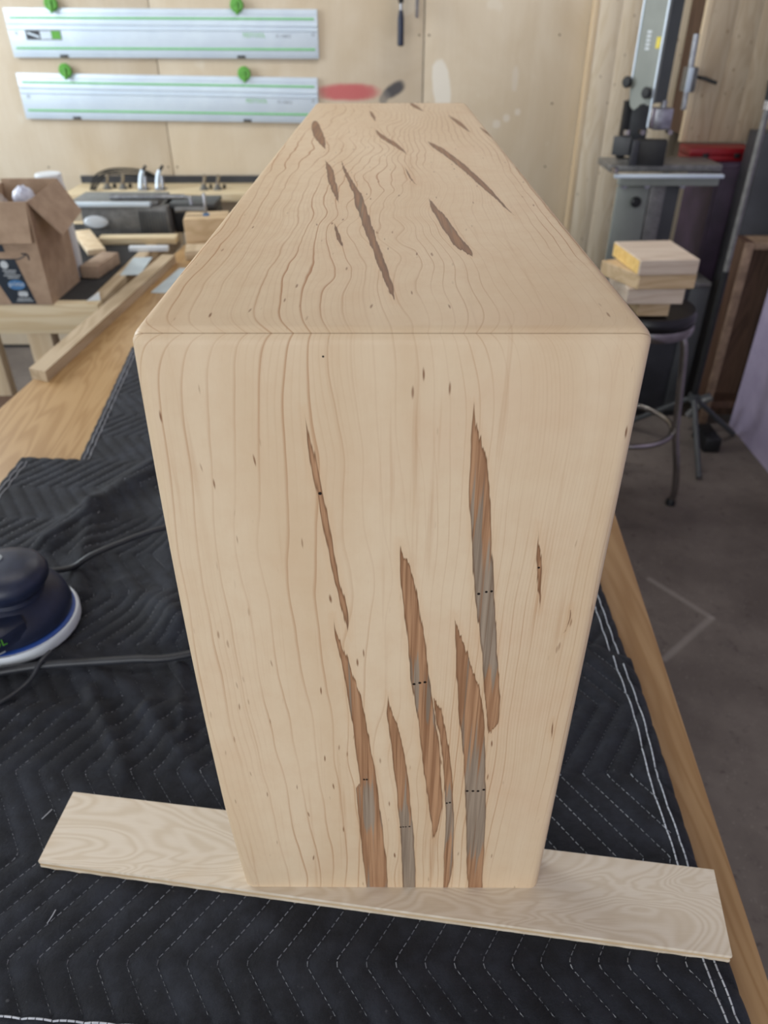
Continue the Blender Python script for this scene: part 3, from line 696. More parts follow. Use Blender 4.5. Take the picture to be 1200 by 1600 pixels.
wf = thing('waterfall_bench', 'pale maple waterfall bench with brown spalted streaks standing on the plywood strips', 'bench', (0, 0, 0.926))
def waterfall():
    H = 0.5055; L = 1.083; T = 0.032; W2 = 0.13; z0 = 0.926
    def whole():
        bm = bmesh.new()
        poly = [(0, 0), (0, H), (L, H), (L, 0), (L - T, 0), (L - T, H - T), (T, H - T), (T, 0)]
        a = [bm.verts.new((-W2, y, z0 + z)) for y, z in poly]; b = [bm.verts.new((W2, y, z0 + z)) for y, z in poly]
        bm.faces.new(a); bm.faces.new(b[::-1]); n = len(poly)
        for i in range(n): bm.faces.new((a[i], b[i], b[(i + 1) % n], a[(i + 1) % n]))
        bmesh.ops.recalc_face_normals(bm, faces=bm.faces)
        es = []
        for e in bm.edges:
            m = (e.verts[0].co + e.verts[1].co) / 2; d = e.verts[0].co - e.verts[1].co
            corner = abs(d.x) > 0.1 and m.z > z0 + H - 0.001
            side = abs(d.x) < 1e-6 and not (m.z < z0 + 0.001)
            if corner or side: es.append(e)
        bmesh.ops.bevel(bm, geom=es, offset=0.0085, segments=6, affect='EDGES', profile=0.5, clamp_overlap=True)
        return bm
    g = 0.00018
    def cut(bm, co, no):
        r = bmesh.ops.bisect_plane(bm, geom=bm.verts[:] + bm.edges[:] + bm.faces[:], plane_co=co, plane_no=no, clear_outer=True)
        es = [x for x in r['geom_cut'] if isinstance(x, bmesh.types.BMEdge)]
        bmesh.ops.holes_fill(bm, edges=es, sides=0)
    leg = whole()
    # mitre planes run through the outer and inner corner: y = H - z at the front, L - y = H - z at the back
    pf = Vector((0, 0, z0 + H)); qf = Vector((0, T, z0 + H - T))
    nfr = (qf - pf).cross(Vector((1, 0, 0))).normalized()      # normal of the front mitre
    if nfr.y < 0: nfr = -nfr                                   # points to the top board's side
    cut(leg, pf - nfr * g, nfr)
    for k in range(1, 14):
        bmesh.ops.bisect_plane(leg, geom=leg.verts[:] + leg.edges[:] + leg.faces[:], plane_co=(0, 0, z0 + H * k / 14), plane_no=(0, 0, 1))
    for v in leg.verts:                                        # the left edge of the board is slightly bowed
        if v.co.x < -0.1:
            tt = (v.co.z - z0) / H
            v.co.x -= 0.0045 * max(0, math.sin(PI * min(1, max(0, tt)))) ** 0.8 + 0.0015 * tt
            if tt < 0.2: v.co.x += 0.0022 * (1 - tt / 0.2)
    bmesh.ops.recalc_face_normals(leg, faces=leg.faces)
    finish('front_leg', leg, M['maple'], wf)
    pb = Vector((0, L, z0 + H)); qb = Vector((0, L - T, z0 + H - T))
    nbk = (qb - pb).cross(Vector((1, 0, 0))).normalized()
    if nbk.y > 0: nbk = -nbk
    top = whole(); cut(top, pf + nfr * g, -nfr); cut(top, pb + nbk * g, -nbk)
    for v in top.verts:
        if v.co.x < -0.1 and v.co.y < 0.25: v.co.x -= 0.0015 * (1 - max(0, v.co.y) / 0.25)
    finish('top_board', top, M['maple'], wf)
    back = whole(); cut(back, pb - nbk * g, nbk)
    finish('back_leg', back, M['maple'], wf)
waterfall()

# ================================================================ SANDER AND CORDS
SZ = 0.9225
sd = thing('random_orbit_sander', 'navy orbital sander with a white disc resting on the blanket left of the bench', 'sander', (-0.467, 0.334, SZ))
def at_s(x, y, z): return (-0.467 + x, 0.334 + y, SZ + z)
bm = bmesh.new(); lathe(bm, [(0, 0), (0.072, 0), (0.0755, 0.004), (0.0760, 0.014), (0.0745, 0.0168), (0, 0.0168)], at_s(0, 0, 0), 48)
finish('sanding_disc', bm, M['white'], sd)
bm = bmesh.new(); lathe(bm, [(0, 0.0170), (0.0715, 0.0170), (0.0715, 0.0186), (0.070, 0.0194), (0, 0.0194)], at_s(0, 0, 0), 48)
finish('backing_pad', bm, M['bluepad'], sd)
bm = bmesh.new()
lathe(bm, [(0, 0.0196), (0.0710, 0.0196), (0.0725, 0.026), (0.0690, 0.040), (0.063, 0.050), (0.053, 0.060), (0.044, 0.068), (0.0, 0.068)], at_s(-0.004, 0.002, 0), 40)
finish('motor_housing', bm, M['navy'], sd)
# dust outlet and tail run forward-left out of the frame
D = Vector((-0.76, -0.65, 0)).normalized(); S_ = Vector((0.65, -0.76, 0)).normalized()
bm = bmesh.new()
secs = []
for t_, wd, z0_, z1_ in ((0.0, 0.064, 0.0220, 0.060), (0.025, 0.0725, 0.0220, 0.060), (0.045, 0.0745, 0.0220, 0.060), (0.082, 0.072, 0.010, 0.058), (0.11, 0.058, 0.010, 0.058), (0.14, 0.044, 0.018, 0.056), (0.20, 0.034, 0.020, 0.056), (0.26, 0.030, 0.022, 0.056)):
    c = Vector(at_s(0, 0, 0)) + D * t_
    ring = []
    for k in range(20):
        a = 2 * PI * k / 20
        ca, sa = math.cos(a), math.sin(a)
        px = math.copysign(abs(ca) ** 0.6, ca) * wd; pz = (z0_ + z1_) / 2 + math.copysign(abs(sa) ** 0.6, sa) * (z1_ - z0_) / 2
        ring.append(bm.verts.new(c + S_ * px + Vector((0, 0, pz))))
    secs.append(ring)
for a, b in zip(secs, secs[1:]):
    for k in range(20): bm.faces.new((a[k], a[(k + 1) % 20], b[(k + 1) % 20], b[k]))
bm.faces.new(secs[0][::-1]); bm.faces.new(secs[-1])
finish('dust_outlet', bm, M['navy'], sd)
bm = bmesh.new()
lathe(bm, [(0, 0.066), (0.036, 0.066), (0.035, 0.071), (0.041, 0.078), (0.0455, 0.085), (0.0465, 0.092), (0.044, 0.099), (0.036, 0.106), (0.020, 0.110), (0, 0.111)], at_s(0.016, -0.012, 0), 40)
cap_ = finish('grip_cap', bm, M['navy'], sd)
bm = bmesh.new(); lathe(bm, [(0, 0.1095), (0.0105, 0.1095), (0.010, 0.1122), (0, 0.1125)], at_s(0.004, -0.006, 0), 28, sy=0.8)
lab = finish('round_label', bm, M['greytext'], cap_)
bm = bmesh.new(); lathe(bm, [(0.0065, 0.1126), (0.0078, 0.1126), (0.0078, 0.1130), (0.0065, 0.1130), (0.0065, 0.1126)], at_s(0.004, -0.006, 0), 24, sy=0.8)
box(bm, *[q for q in (-0.467 + 0.0035, -0.467 + 0.0045, 0.334 - 0.011, 0.334 - 0.001, SZ + 0.1126, SZ + 0.1130)])
finish('label_mark', bm, M['white'], cap_)
bm = bmesh.new(); lathe(bm, [(0.0437, 0.0655), (0.0465, 0.0655), (0.0465, 0.0675), (0.0437, 0.0675), (0.0437, 0.0655)], at_s(-0.002, 0.0, 0), 40)
finish('trim_ring', bm, M['greytext'], sd)
q_ = Vector(at_s(0, 0, 0.043)) + D * 0.052 + S_ * 0.0752
Mx = Matrix((( -D.x, 0, S_.x, q_.x), (-D.y, 0, S_.y, q_.y), (0, 1, 0, q_.z), (0, 0, 0, 1)))
text('brand_text', 'FESTOOL', 0.013, Mx @ Matrix.Rotation(R(6), 4, 'Y'), M['green'], sd)
bm = bmesh.new(); box(bm, -0.022, 0.022, -0.0135, -0.0115, 0.0, 0.0004, M=Mx @ Matrix.Rotation(R(6), 4, 'Y')); finish('text_underline', bm, M['greytext'], sd)

bm = bmesh.new(); tube(bm, smoothpts([(-0.467, 0.428, 0.935), (-0.435, 0.440, 0.932), (-0.404, 0.458, 0.944), (-0.331, 0.508, 0.948), (-0.25, 0.56, 0.934), (-0.12, 0.60, 0.926), (0.0, 0.62, 0.926)], 6), 0.0042, 10)
tag(finish('power_cord', bm, M['cord']), 'dark power cord slanting up from behind the sander to under the bench', 'cord')
bm = bmesh.new(); tube(bm, smoothpts([(-0.60, 0.212, 0.930), (-0.52, 0.230, 0.929), (-0.447, 0.250, 0.930), (-0.40, 0.259, 0.931), (-0.354, 0.263, 0.932), (-0.30, 0.268, 0.932), (-0.246, 0.277, 0.929), (-0.10, 0.33, 0.928), (0.02, 0.36, 0.928)], 6), 0.0048, 10)
tag(finish('power_cord', bm, M['cord']), 'grey cable running straight across the blanket below the sander disc', 'cord')
bm = bmesh.new(); tube(bm, smoothpts([(-0.400, 0.274, 0.938), (-0.405, 0.256, 0.9385), (-0.413, 0.238, 0.928), (-0.428, 0.214, 0.926), (-0.455, 0.192, 0.925), (-0.50, 0.170, 0.925)], 6), 0.0026, 8)
tag(finish('thin_cable', bm, M['cord']), 'thin dark cable curling towards the left below the sander', 'cord')
for i, (x, y, a, c) in enumerate(((-0.333, 0.075, 60, 'white thread snippet standing up on the blanket above the strip end'), (-0.292, -0.022, 75, 'white thread snippet lying near the lower left of the blanket'))):
    bm = bmesh.new(); z_ = float(upper_h(np.array([x]), np.array([y]))[0]) + 0.001
    ca, sa = math.cos(R(a)) * 0.006, math.sin(R(a)) * 0.006
    tube(bm, smoothpts([(x - ca, y - sa, z_), (x + 0.0006, y, z_ + 0.0006), (x + ca, y + sa, z_ + 0.0002)], 4), 0.0004, 6)
    tag(finish('thread_snippet', bm, M['thread']), c, 'thread')

# ================================================================ LEFT SIDE: lumber, second bench and what stands on it
P = [(-0.779, 1.136), (-0.737, 1.118), (-0.678, 2.03), (-0.720, 2.03)]
bm = bmesh.new(); prism(bm, P, 0.9002, 0.9250)
tag(finish('lumber_strip', bm, M['oak_strip']), 'long square wood strip lying along the left edge of the workbench', 'lumber')

b2 = thing('pine_bench', 'low pine side bench with a black top beside the workbench', 'workbench', (-1.25, 2.1, 0))
finish('front_rail', B(-1.70, -0.800, 1.632, 1.670, 0.815, 0.8985, 0.002), M['pine'], b2)
finish('back_rail', B(-1.70, -0.800, 2.56, 2.598, 0.815, 0.8985, 0.002), M['pine'], b2)
for x0 in (-1.70, -0.838): finish('side_rail', B(x0, x0 + 0.038, 1.671, 2.559, 0.815, 0.8985, 0.002), M['oak_strip'], b2)
finish('black_top', B(-1.66, -0.842, 1.6715, 2.557, 0.875, 0.8975), M['mat'], b2)
for x0, y0 in ((-1.045, 1.685), (-1.66, 1.685), (-0.93, 2.49), (-1.66, 2.49)):
    finish('leg', B(x0, x0 + 0.07, y0, y0 + 0.05, 0.0, 0.874, 0.003), M['pine_edge'], b2)
finish('lower_shelf', B(-1.68, -0.86, 1.75, 2.50, 0.20, 0.22), M['brown'], b2)

# cardboard box
cb = thing('cardboard_box', 'open brown cardboard box with a dark printed tape strip on the pine bench', 'box', (-1.0, 1.73, 0.8988))
X0, X1, Y0, Y1, ZA, ZC = -1.075, -0.920, 1.628, 1.845, 0.8988, 1.163
t_ = 0.004
finish('bottom', B(X0, X1, Y0, Y1, ZA, ZA + t_), M['card_dark'], cb)
fw = finish('front_wall', B(X0, X1, Y0, Y0 + t_, ZA + t_, ZC), M['card'], cb)
finish('back_wall', B(X0, X1, Y1 - t_, Y1, ZA + t_, ZC + 0.018), M['card'], cb)
finish('left_wall', B(X0, X0 + t_, Y0 + t_, Y1 - t_, ZA + t_, ZC + 0.008), M['card'], cb)
finish('right_wall', B(X1 - t_, X1, Y0 + t_, Y1 - t_, ZA + t_, ZC), M['card'], cb)
bm = bmesh.new()
def quad_slab(bm, a, b, c, d, th):
    a, b, c, d = map(Vector, (a, b, c, d)); n = (b - a).cross(c - a).normalized() * th
    v = [bm.verts.new(p) for p in (a, b, c, d)] + [bm.verts.new(p + n) for p in (a, b, c, d)]
    for f in ((0, 3, 2, 1), (4, 5, 6, 7), (0, 1, 5, 4), (1, 2, 6, 5), (2, 3, 7, 6), (3, 0, 4, 7)): bm.faces.new([v[i] for i in f])
quad_slab(bm, (X0, Y0 - 0.001, ZC), (X1 - 0.002, Y0 - 0.001, ZC), (X1 - 0.006, Y0 - 0.016, ZC - 0.098), (X0, Y0 - 0.016, ZC - 0.098), 0.004)
finish('front_flap', bm, M['card'], cb)
bm = bmesh.new()
quad_slab(bm, (X1 + 0.001, Y0 + 0.006, ZC), (X1 + 0.001, Y1, ZC + 0.018), (X1 + 0.062, Y1 - 0.03, ZC - 0.062), (X1 + 0.060, Y0 + 0.035, ZC - 0.088), 0.004)
finish('right_flap', bm, M['card_dark'], cb)
bm = bmesh.new()
quad_slab(bm, (-1.075, Y0 - 0.001, 1.022), (-0.990, Y0 - 0.001, 1.022), (-0.962, Y0 - 0.001, 0.902), (-1.030, Y0 - 0.001, 0.902), 0.0006)
tp = finish('tape_strip', bm, M['tape'], fw)
bm = bmesh.new(); quad_slab(bm, (-1.074, Y0 - 0.001, 1.058), (-1.012, Y0 - 0.001, 1.058), (-1.010, Y0 - 0.001, 1.040), (-1.074, Y0 - 0.001, 1.040), 0.0006)
finish('upper_tape', bm, M['tape'], fw)
Ry = Matrix(((1, 0, 0, 0), (0, 0, -1, 0), (0, 1, 0, 0), (0, 0, 0, 1)))     # text plane facing the camera
fy = Y0 - 0.0018
bm = bmesh.new()
lathe(bm, [(0, 0), (0.023, 0), (0.023, 0.0004), (0, 0.0004)], (0, 0, 0), 28, Matrix.Translation((-1.003, fy, 0.954)) @ Matrix.Rotation(R(90), 4, 'X') @ Matrix.Diagonal((1, 0.58, 1, 1)))
finish('blue_oval', bm, M['tapeblue'], fw)
text('prime_text', 'prime', 0.018, Matrix.Translation((-1.003, fy - 0.0006, 0.956)) @ Ry, M['tapewhite'], fw)
bm = bmesh.new()
lathe(bm, [(0, 0), (0.0105, 0), (0.0105, 0.0004), (0, 0.0004)], (0, 0, 0), 20, Matrix.Translation((-1.021, fy, 1.007)) @ Matrix.Rotation(R(90), 4, 'X'))
for k, (xc, zc, wd) in enumerate(((-1.012, 0.992, 0.036), (-1.011, 0.986, 0.030), (-1.008, 0.979, 0.044), (-1.006, 0.973, 0.030), (-0.992, 0.917, 0.036), (-0.992, 0.911, 0.044))):
    box(bm, xc - wd / 2, xc + wd / 2, fy - 0.0004, fy, zc - 0.0012, zc + 0.0012)
box(bm, -1.004, -0.978, fy - 0.0004, fy, 0.924, 0.937, 0.003, seg=1)
o = finish('tape_print', bm, M['tapewhite'], fw); o['kind'] = 'stuff'
bm = bmesh.new(); tube(bm, smoothpts([(-0.992, fy, 1.020), (-0.975, fy, 1.023), (-0.958, fy, 1.032)], 5), 0.0014, 6); tube(bm, smoothpts([(-0.968, fy, 1.035), (-0.954, fy, 1.034), (-0.951, fy, 1.020)], 5), 0.0018, 6)
finish('arrow_print', bm, M['tape'], fw)

bm = bmesh.new()
bmesh.ops.create_icosphere(bm, subdivisions=3, radius=1)
for v in bm.verts:
    f = 1 + 0.10 * math.sin(9 * v.co.x + 4 * v.co.z) * math.sin(8 * v.co.y + 3)
    v.co = Vector((-0.972 + v.co.x * 0.028 * f, 1.735 + v.co.y * 0.026 * f, 1.152 + v.co.z * 0.030 * f))
tag(finish('bubble_wrap', bm, M['wrap']), 'pale crumpled bubble wrap bundle poking out of the cardboard box', 'packing')
bm = bmesh.new()
bmesh.ops.create_icosphere(bm, subdivisions=3, radius=1)
for v in bm.verts:
    f = 1 + 0.12 * math.sin(11 * v.co.x + 2 * v.co.z) * math.sin(7 * v.co.y + 1)
    v.co = Vector((-1.035 + v.co.x * 0.030 * f, 1.70 + v.co.y * 0.030 * f, 1.143 + v.co.z * 0.030 * f))
tag(finish('packing_paper', bm, M['paper']), 'grey-brown crumpled paper at the left inside the cardboard box', 'packing')
bm = bmesh.new()
box(bm, X0 + t_ + 0.001, X1 - t_ - 0.001, Y0 + t_ + 0.001, Y1 - t_ - 0.001, ZA + t_ + 0.0005, 1.113, 0.004)
tag(finish('packed_carton', bm, M['card_dark']), 'plain carton filling the inside of the open cardboard box', 'box')

bm = bmesh.new(); lathe(bm, [(0, 0), (0.035, 0), (0.038, 0.006), (0.038, 0.25), (0.036, 0.262), (0.036, 0.285), (0.033, 0.288), (0, 0.288)], (-0.962, 1.893, 0.898), 28)
tag(finish('white_canister', bm, M['white']), 'white plastic canister standing behind the cardboard box', 'canister')

bk = thing('white_bucket', 'white plastic bucket on the floor left of the workbench', 'bucket', (-1.20, 1.60, 0.0))
bm = bmesh.new(); lathe(bm, [(0, 0), (0.115, 0), (0.14, 0.36), (0.146, 0.37), (0.146, 0.385), (0.138, 0.385), (0.134, 0.36), (0.11, 0.01), (0, 0.01)], (-1.20, 1.60, 0.0), 40)
finish('pail', bm, M['white'], bk)
bm = bmesh.new(); tube(bm, [(-1.20 + 0.15 * math.cos(a), 1.60 - 0.05 * math.sin(a) - 0.02, 0.36 - 0.09 * math.sin(a)) for a in np.linspace(0, PI, 14)], 0.003, 8)
finish('handle', bm, M['steel'], bk)

# planks, blocks and scraps beyond the lumber strip
tag(finish('pine_plank', B(-1.0, -0.735, 2.255, 2.31, 0.8985, 0.921, 0.002, rotz(3, (-0.85, 2.28, 0))), M['pine']), 'pale pine plank lying in front of the grey machine', 'lumber')
tag(finish('pine_plank', B(-1.02, -0.965, 2.02, 2.30, 0.9225, 0.941, 0.002, rotz(28, (-0.99, 2.16, 0))), M['pine_edge']), 'short pine plank lying crosswise against the plank by the grey machine', 'lumber')
tag(finish('white_strip', B(-0.868, -0.738, 2.165, 2.185, 0.8985, 0.915, 0.002, rotz(2, (-0.8, 2.17, 0))), M['white']), 'white plastic strip lying in front of the pine plank', 'strip')
tag(finish('brown_block', B(-0.918, -0.862, 1.87, 2.03, 0.8980, 0.935, 0.004, rotz(-6, (-0.9, 1.95, 0))), M['card_dark']), 'brown wooden offcut lying right of the cardboard box on the black top', 'block')
tag(finish('blue_sheet', B(-0.825, -0.765, 1.90, 2.09, 0.8987, 0.9005, 0, rotz(4, (-0.8, 2.0, 0))), M['bluepaper']), 'pale blue sheet lying on the bench left of the wood strip', 'paper')
bm = bmesh.new(); prism(bm, [(-0.838, 1.66), (-0.802, 1.665), (-0.83, 1.74)], 0.8987, 0.9005)
tag(finish('white_scrap', bm, M['white']), 'small white triangular scrap beside the wood strip', 'scrap')
tag(finish('grey_sheet', B(-0.665, -0.56, 1.72, 1.96, 0.9003, 0.9018, 0, rotz(-6, (-0.6, 1.85, 0))), M['bluepaper']), 'pale sheet on the far end of the workbench right of the wood strip', 'paper')
tag(finish('brown_offcut', B(-0.66, -0.50, 2.06, 2.15, 0.9003, 0.930, 0.003, rotz(10, (-0.6, 2.1, 0))), M['oak_strip']), 'flat pale offcut in front of the upright block at the bench end', 'block')
tag(finish('upright_block', B(-0.685, -0.54, 2.19, 2.30, 0.9003, 0.998, 0.004, rotz(8, (-0.6, 2.24, 0))), M['block_b']), 'chunky tan wood block at the far left end of the workbench', 'block')

def fclamp(name, label, x, y, z, ln):
    e = thing(name, label, 'clamp', (x, y, z))
    bm = bmesh.new(); box(bm, x - 0.004, x + 0.004, y - 0.007, y + 0.007, z, z + ln, 0.001); finish('bar', bm, M['steel'], e)
    bm = bmesh.new(); tube(bm, [(x, y, z + 0.012), (x - 0.06, y, z + 0.012), (x - 0.10, y, z + 0.010)], [0.009, 0.008, 0.009], 10); finish('fixed_jaw', bm, M['castiron'], e)
    bm = bmesh.new(); lathe(bm, [(0, 0), (0.011, 0), (0.011, 0.006), (0, 0.006)], (x, y, z - 0.007), 14); finish('pad', bm, M['tapeblue'], e)
    return e
fclamp('small_clamp', 'small silver clamp standing on the tan wood block', -0.612, 2.235, 1.0055, 0.062)

# grey machine (jointer) on the pine bench
mc = thing('bench_jointer', 'grey bench machine with a ribbed front and bright steel bed under the wall shelf', 'machine', (-0.95, 2.42, 0.8985))
finish('housing', B(-1.08, -0.775, 2.36, 2.54, 0.8985, 1.000, 0.006), M['castiron'], mc)
finish('bed', B(-1.12, -0.81, 2.375, 2.55, 1.001, 1.012, 0.002), M['castiron'], mc)
finish('bed_edge', B(-1.12, -0.83, 2.345, 2.374, 1.001, 1.014, 0.002), M['alu'], mc)
finish('outfeed_bed', B(-0.80, -0.62, 2.40, 2.55, 0.985, 1.000, 0.002), M['sawdark'], mc)
finish('motor_box', B(-0.772, -0.62, 2.42, 2.54, 0.8985, 0.983, 0.004), M['black'], mc)
for k in range(9):
    finish('rib', B(-0.875 + k * 0.011, -0.871 + k * 0.011, 2.352, 2.359, 0.912, 0.985), M['sawdark'], mc)
bm = bmesh.new(); lathe(bm, [(0, 0), (0.034, 0), (0.036, 0.004), (0.030, 0.010), (0, 0.012)], (0, 0, 0), 28, Matrix.Translation((-1.03, 2.359, 0.95)) @ Matrix.Rotation(R(90), 4, 'X') @ Matrix.Diagonal((1.2, 0.6, 1, 1)))
finish('hand_wheel', bm, M['white'], mc)
bm = bmesh.new(); tube(bm, [(-0.98, 2.40, 1.024), (-0.72, 2.40, 1.024)], 0.009, 12); tube(bm, smoothpts([(-0.72, 2.40, 1.024), (-0.70, 2.395, 1.02), (-0.695, 2.39, 1.0)], 4), 0.007, 10)
finish('guard_rod', bm, M['steel'], mc)

# wall shelf with clamps
sh = thing('wall_shelf', 'pale wooden wall shelf with a dark back strip holding hold-down clamps', 'shelf', (-0.98, 3.44, 0.83))
finish('shelf_board', B(-1.52, -0.30, 3.30, 3.579, 0.827, 0.860, 0.002), M['pine'], sh)
finish('back_strip', B(-1.52, -0.55, 3.565, 3.579, 0.8605, 0.892), M['slate'], sh)
for x in (-1.35, -0.45):
    bm = bmesh.new(); prism(bm, [(3.579, 0.70), (3.579, 0.826), (3.36, 0.826)], 0, 0.03, Matrix(((0, 0, 1, x), (1, 0, 0, 0), (0, 1, 0, 0), (0, 0, 0, 1)))); finish('bracket', bm, M['pine_edge'], sh)
def toggle(x, y, label, h=0.075):
    e = thing('hold_down_clamp', label, 'clamp', (x, y, 0.8602), 'hold-down clamps on the wall shelf')
    finish('base', B(x - 0.022, x + 0.022, y - 0.03, y + 0.03, 0.8602, 0.866, 0.001), M['steel'], e)
    bm = bmesh.new(); tube(bm, smoothpts([(x - 0.012, y - 0.02, 0.868), (x - 0.008, y, 0.868 + h * 0.6), (x + 0.004, y + 0.01, 0.868 + h)], 5), 0.010, 8); finish('arm', bm, M['alu'], e)
    bm = bmesh.new(); tube(bm, [(x + 0.012, y - 0.01, 0.868), (x + 0.014, y, 0.868 + h * 0.7)], 0.007, 8); finish('link', bm, M['steel'], e)
    bm = bmesh.new(); tube(bm, [(x + 0.005, y + 0.012, 0.868 + h), (x + 0.02, y + 0.02, 0.868 + h + 0.02)], [0.008, 0.006], 8); finish('grip', bm, M['black'], e)
toggle(-1.165, 3.40, 'silver hold-down clamp, left of the pair in the middle of the shelf')
toggle(-1.085, 3.40, 'silver hold-down clamp, right of the pair in the middle of the shelf')
def knobnut(x, y, label):
    e = thing('clamp_knob', label, 'knob', (x, y, 0.8602), 'small clamp fittings on the wall shelf')
    bm = bmesh.new(); lathe(bm, [(0, 0), (0.020, 0), (0.020, 0.008), (0.012, 0.012), (0.012, 0.022), (0, 0.022)], (x, y, 0.8602), 18); finish('nut', bm, M['castiron'], e)
    bm = bmesh.new(); tube(bm, [(x, y, 0.8825), (x + 0.012, y - 0.01, 0.925)], 0.008, 8); finish('screw', bm, M['chrome'], e)
    bm = bmesh.new(); tube(bm, [(x + 0.022, y + 0.02, 0.8705), (x + 0.034, y + 0.02, 0.8705)], 0.010, 8); finish('bolt', bm, M['black'], e)
knobnut(-1.345, 3.42, 'silver clamp screw at the left end of the shelf under the cable')
knobnut(-1.270, 3.42, 'silver clamp screw left of the two hold-down clamps')
knobnut(-0.880, 3.40, 'silver clamp screw on the right half of the shelf')
knobnut(-0.815, 3.40, 'rightmost silver clamp screw on the shelf')
bm = bmesh.new()
for k, r in enumerate((0.0, 0.01, 0.02)):
    tube(bm, smoothpts([(-1.405 + r, 3.36, 0.868), (-1.395 + r, 3.42, 0.915 - r), (-1.34, 3.46, 0.938 - r), (-1.25, 3.47, 0.940 - r * 1.3), (-1.17, 3.48, 0.928 - r), (-1.13, 3.50, 0.90)], 5), 0.0045, 8)
tag(finish('coiled_cable', bm, M['black']), 'black cable looped over the left end of the wall shelf', 'cable')

# ================================================================ WALL: guide rails, hangers, hanging clamps
def rail(xl, xr, zt, label, sticker, tilt, tx):
    h = 0.186; y1 = 3.572; zc = zt - h
    e = thing('guide_rail', label, 'rail', ((xl + xr) / 2, y1, zc), 'aluminium guide rails on the back wall')
    T_ = rotax(tilt, 'Y', ((xl + xr) / 2, y1, zc))
    F = 3.5625
    bm = bmesh.new(); box(bm, xl, xr, F, y1, zc, zt, 0.001, T_)
    finish('extrusion', bm, M['alu'], e)
    for dz, wd in ((0.150, 0.008), (0.036, 0.008)):
        finish('glide_strip', B(xl + 0.02, xr - 0.015, F - 0.002, F - 0.0001, zc + dz - wd / 2, zc + dz + wd / 2, 0, T_), M['greenstrip'], e)
    for dz, wd, dp in ((0.128, 0.010, 0.005), (0.108, 0.006, 0.005), (0.167, 0.004, 0.002), (0.018, 0.004, 0.002)):
        finish('ridge', B(xl + 0.004, xr, F - dp, F - 0.0001, zc + dz - wd / 2, zc + dz + wd / 2, 0.0008, T_, 1), M['alu'], e)
    for dx in tx:
        finish('clip', B(dx - 0.018, dx + 0.018, F - 0.004, F - 0.0001, zc + 0.001, zc + 0.012, 0.001, T_), M['sawdark'], e)
    for dx in (xl + 0.035, xr - 0.022):
        bm = bmesh.new(); lathe(bm, [(0.004, 0), (0.0065, 0), (0.0065, 0.001), (0.004, 0.001), (0.004, 0)], (0, 0, 0), 16, T_ @ Matrix.Translation((dx, F - 0.0002, zc + 0.092)) @ Matrix.Rotation(R(90), 4, 'X')); finish('hang_hole', bm, M['greytext'], e)
    Tt = lambda x, z: T_ @ Matrix.Translation((x, F - 0.0006, z)) @ Ry
    text('brand_text', 'FESTOOL', 0.024, Tt(xr - 0.285, zc + 0.088), M['greentext'], e)
    text('model_text', 'FS 1400/2', 0.017, Tt(xr - 0.155, zc + 0.085), M['greytext'], e)
    if sticker:
        finish('sticker_frame', B(xl + 0.075, xl + 0.235, F - 0.0009, F - 0.0001, zc + 0.066, zc + 0.106, 0, T_), M['greytext'], e)
        finish('picture_panel', B(xl + 0.080, xl + 0.140, F - 0.0016, F - 0.0010, zc + 0.071, zc + 0.101, 0, T_), M['slate'], e)
        finish('light_panel', B(xl + 0.141, xl + 0.190, F - 0.0016, F - 0.0010, zc + 0.071, zc + 0.101, 0, T_), M['alu'], e)
        finish('green_panel', B(xl + 0.191, xl + 0.231, F - 0.0016, F - 0.0010, zc + 0.071, zc + 0.101, 0, T_), M['green'], e)
        bm = bmesh.new(); box(bm, xl + 0.084, xl + 0.136, F - 0.0022, F - 0.0017, zc + 0.082, zc + 0.090, 0, T_ @ rotax(18, 'Y', (xl + 0.11, F, zc + 0.086))); finish('picture_mark', bm, M['alu'], e)
    return e
rail(-1.703, -0.322, 1.571, 'upper aluminium guide rail with green strips and a small dark sticker', True, 0.35, (-1.475, -0.672))
rail(-1.717, -0.336, 1.318, 'lower aluminium guide rail with green strips, partly behind the bench', False, 0.9, (-1.475, -0.672))
def hook(x, z, label):
    e = thing('hanger_hook', label, 'hook', (x, 3.58, z), 'green hanger hooks holding the guide rails')
    bm = bmesh.new(); lathe(bm, [(0, 0), (0.026, 0), (0.029, 0.004), (0.029, 0.012), (0.024, 0.017), (0.010, 0.017), (0.008, 0.013), (0, 0.013)], (0, 0, 0), 28, Matrix.Translation((x, 3.5615, z)) @ Matrix.Rotation(R(90), 4, 'X')); finish('knob', bm, M['green'], e)
    bm = bmesh.new(); box(bm, x - 0.006, x + 0.006, 3.538, 3.546, z - 0.036, z + 0.012, 0.003); finish('lever', bm, M['green'], e)
    bm = bmesh.new(); tube(bm, [(x, 3.5617, z), (x, 3.579, z)], 0.008, 10); finish('stem', bm, M['sawdark'], e)
hook(-1.482, 1.590, 'green hanger hook at the left of the upper guide rail')
hook(-0.670, 1.583, 'green hanger hook at the right of the upper guide rail')
hook(-1.480, 1.338, 'green hanger hook at the left of the lower guide rail')
hook(-0.665, 1.325, 'green hanger hook at the right of the lower guide rail')

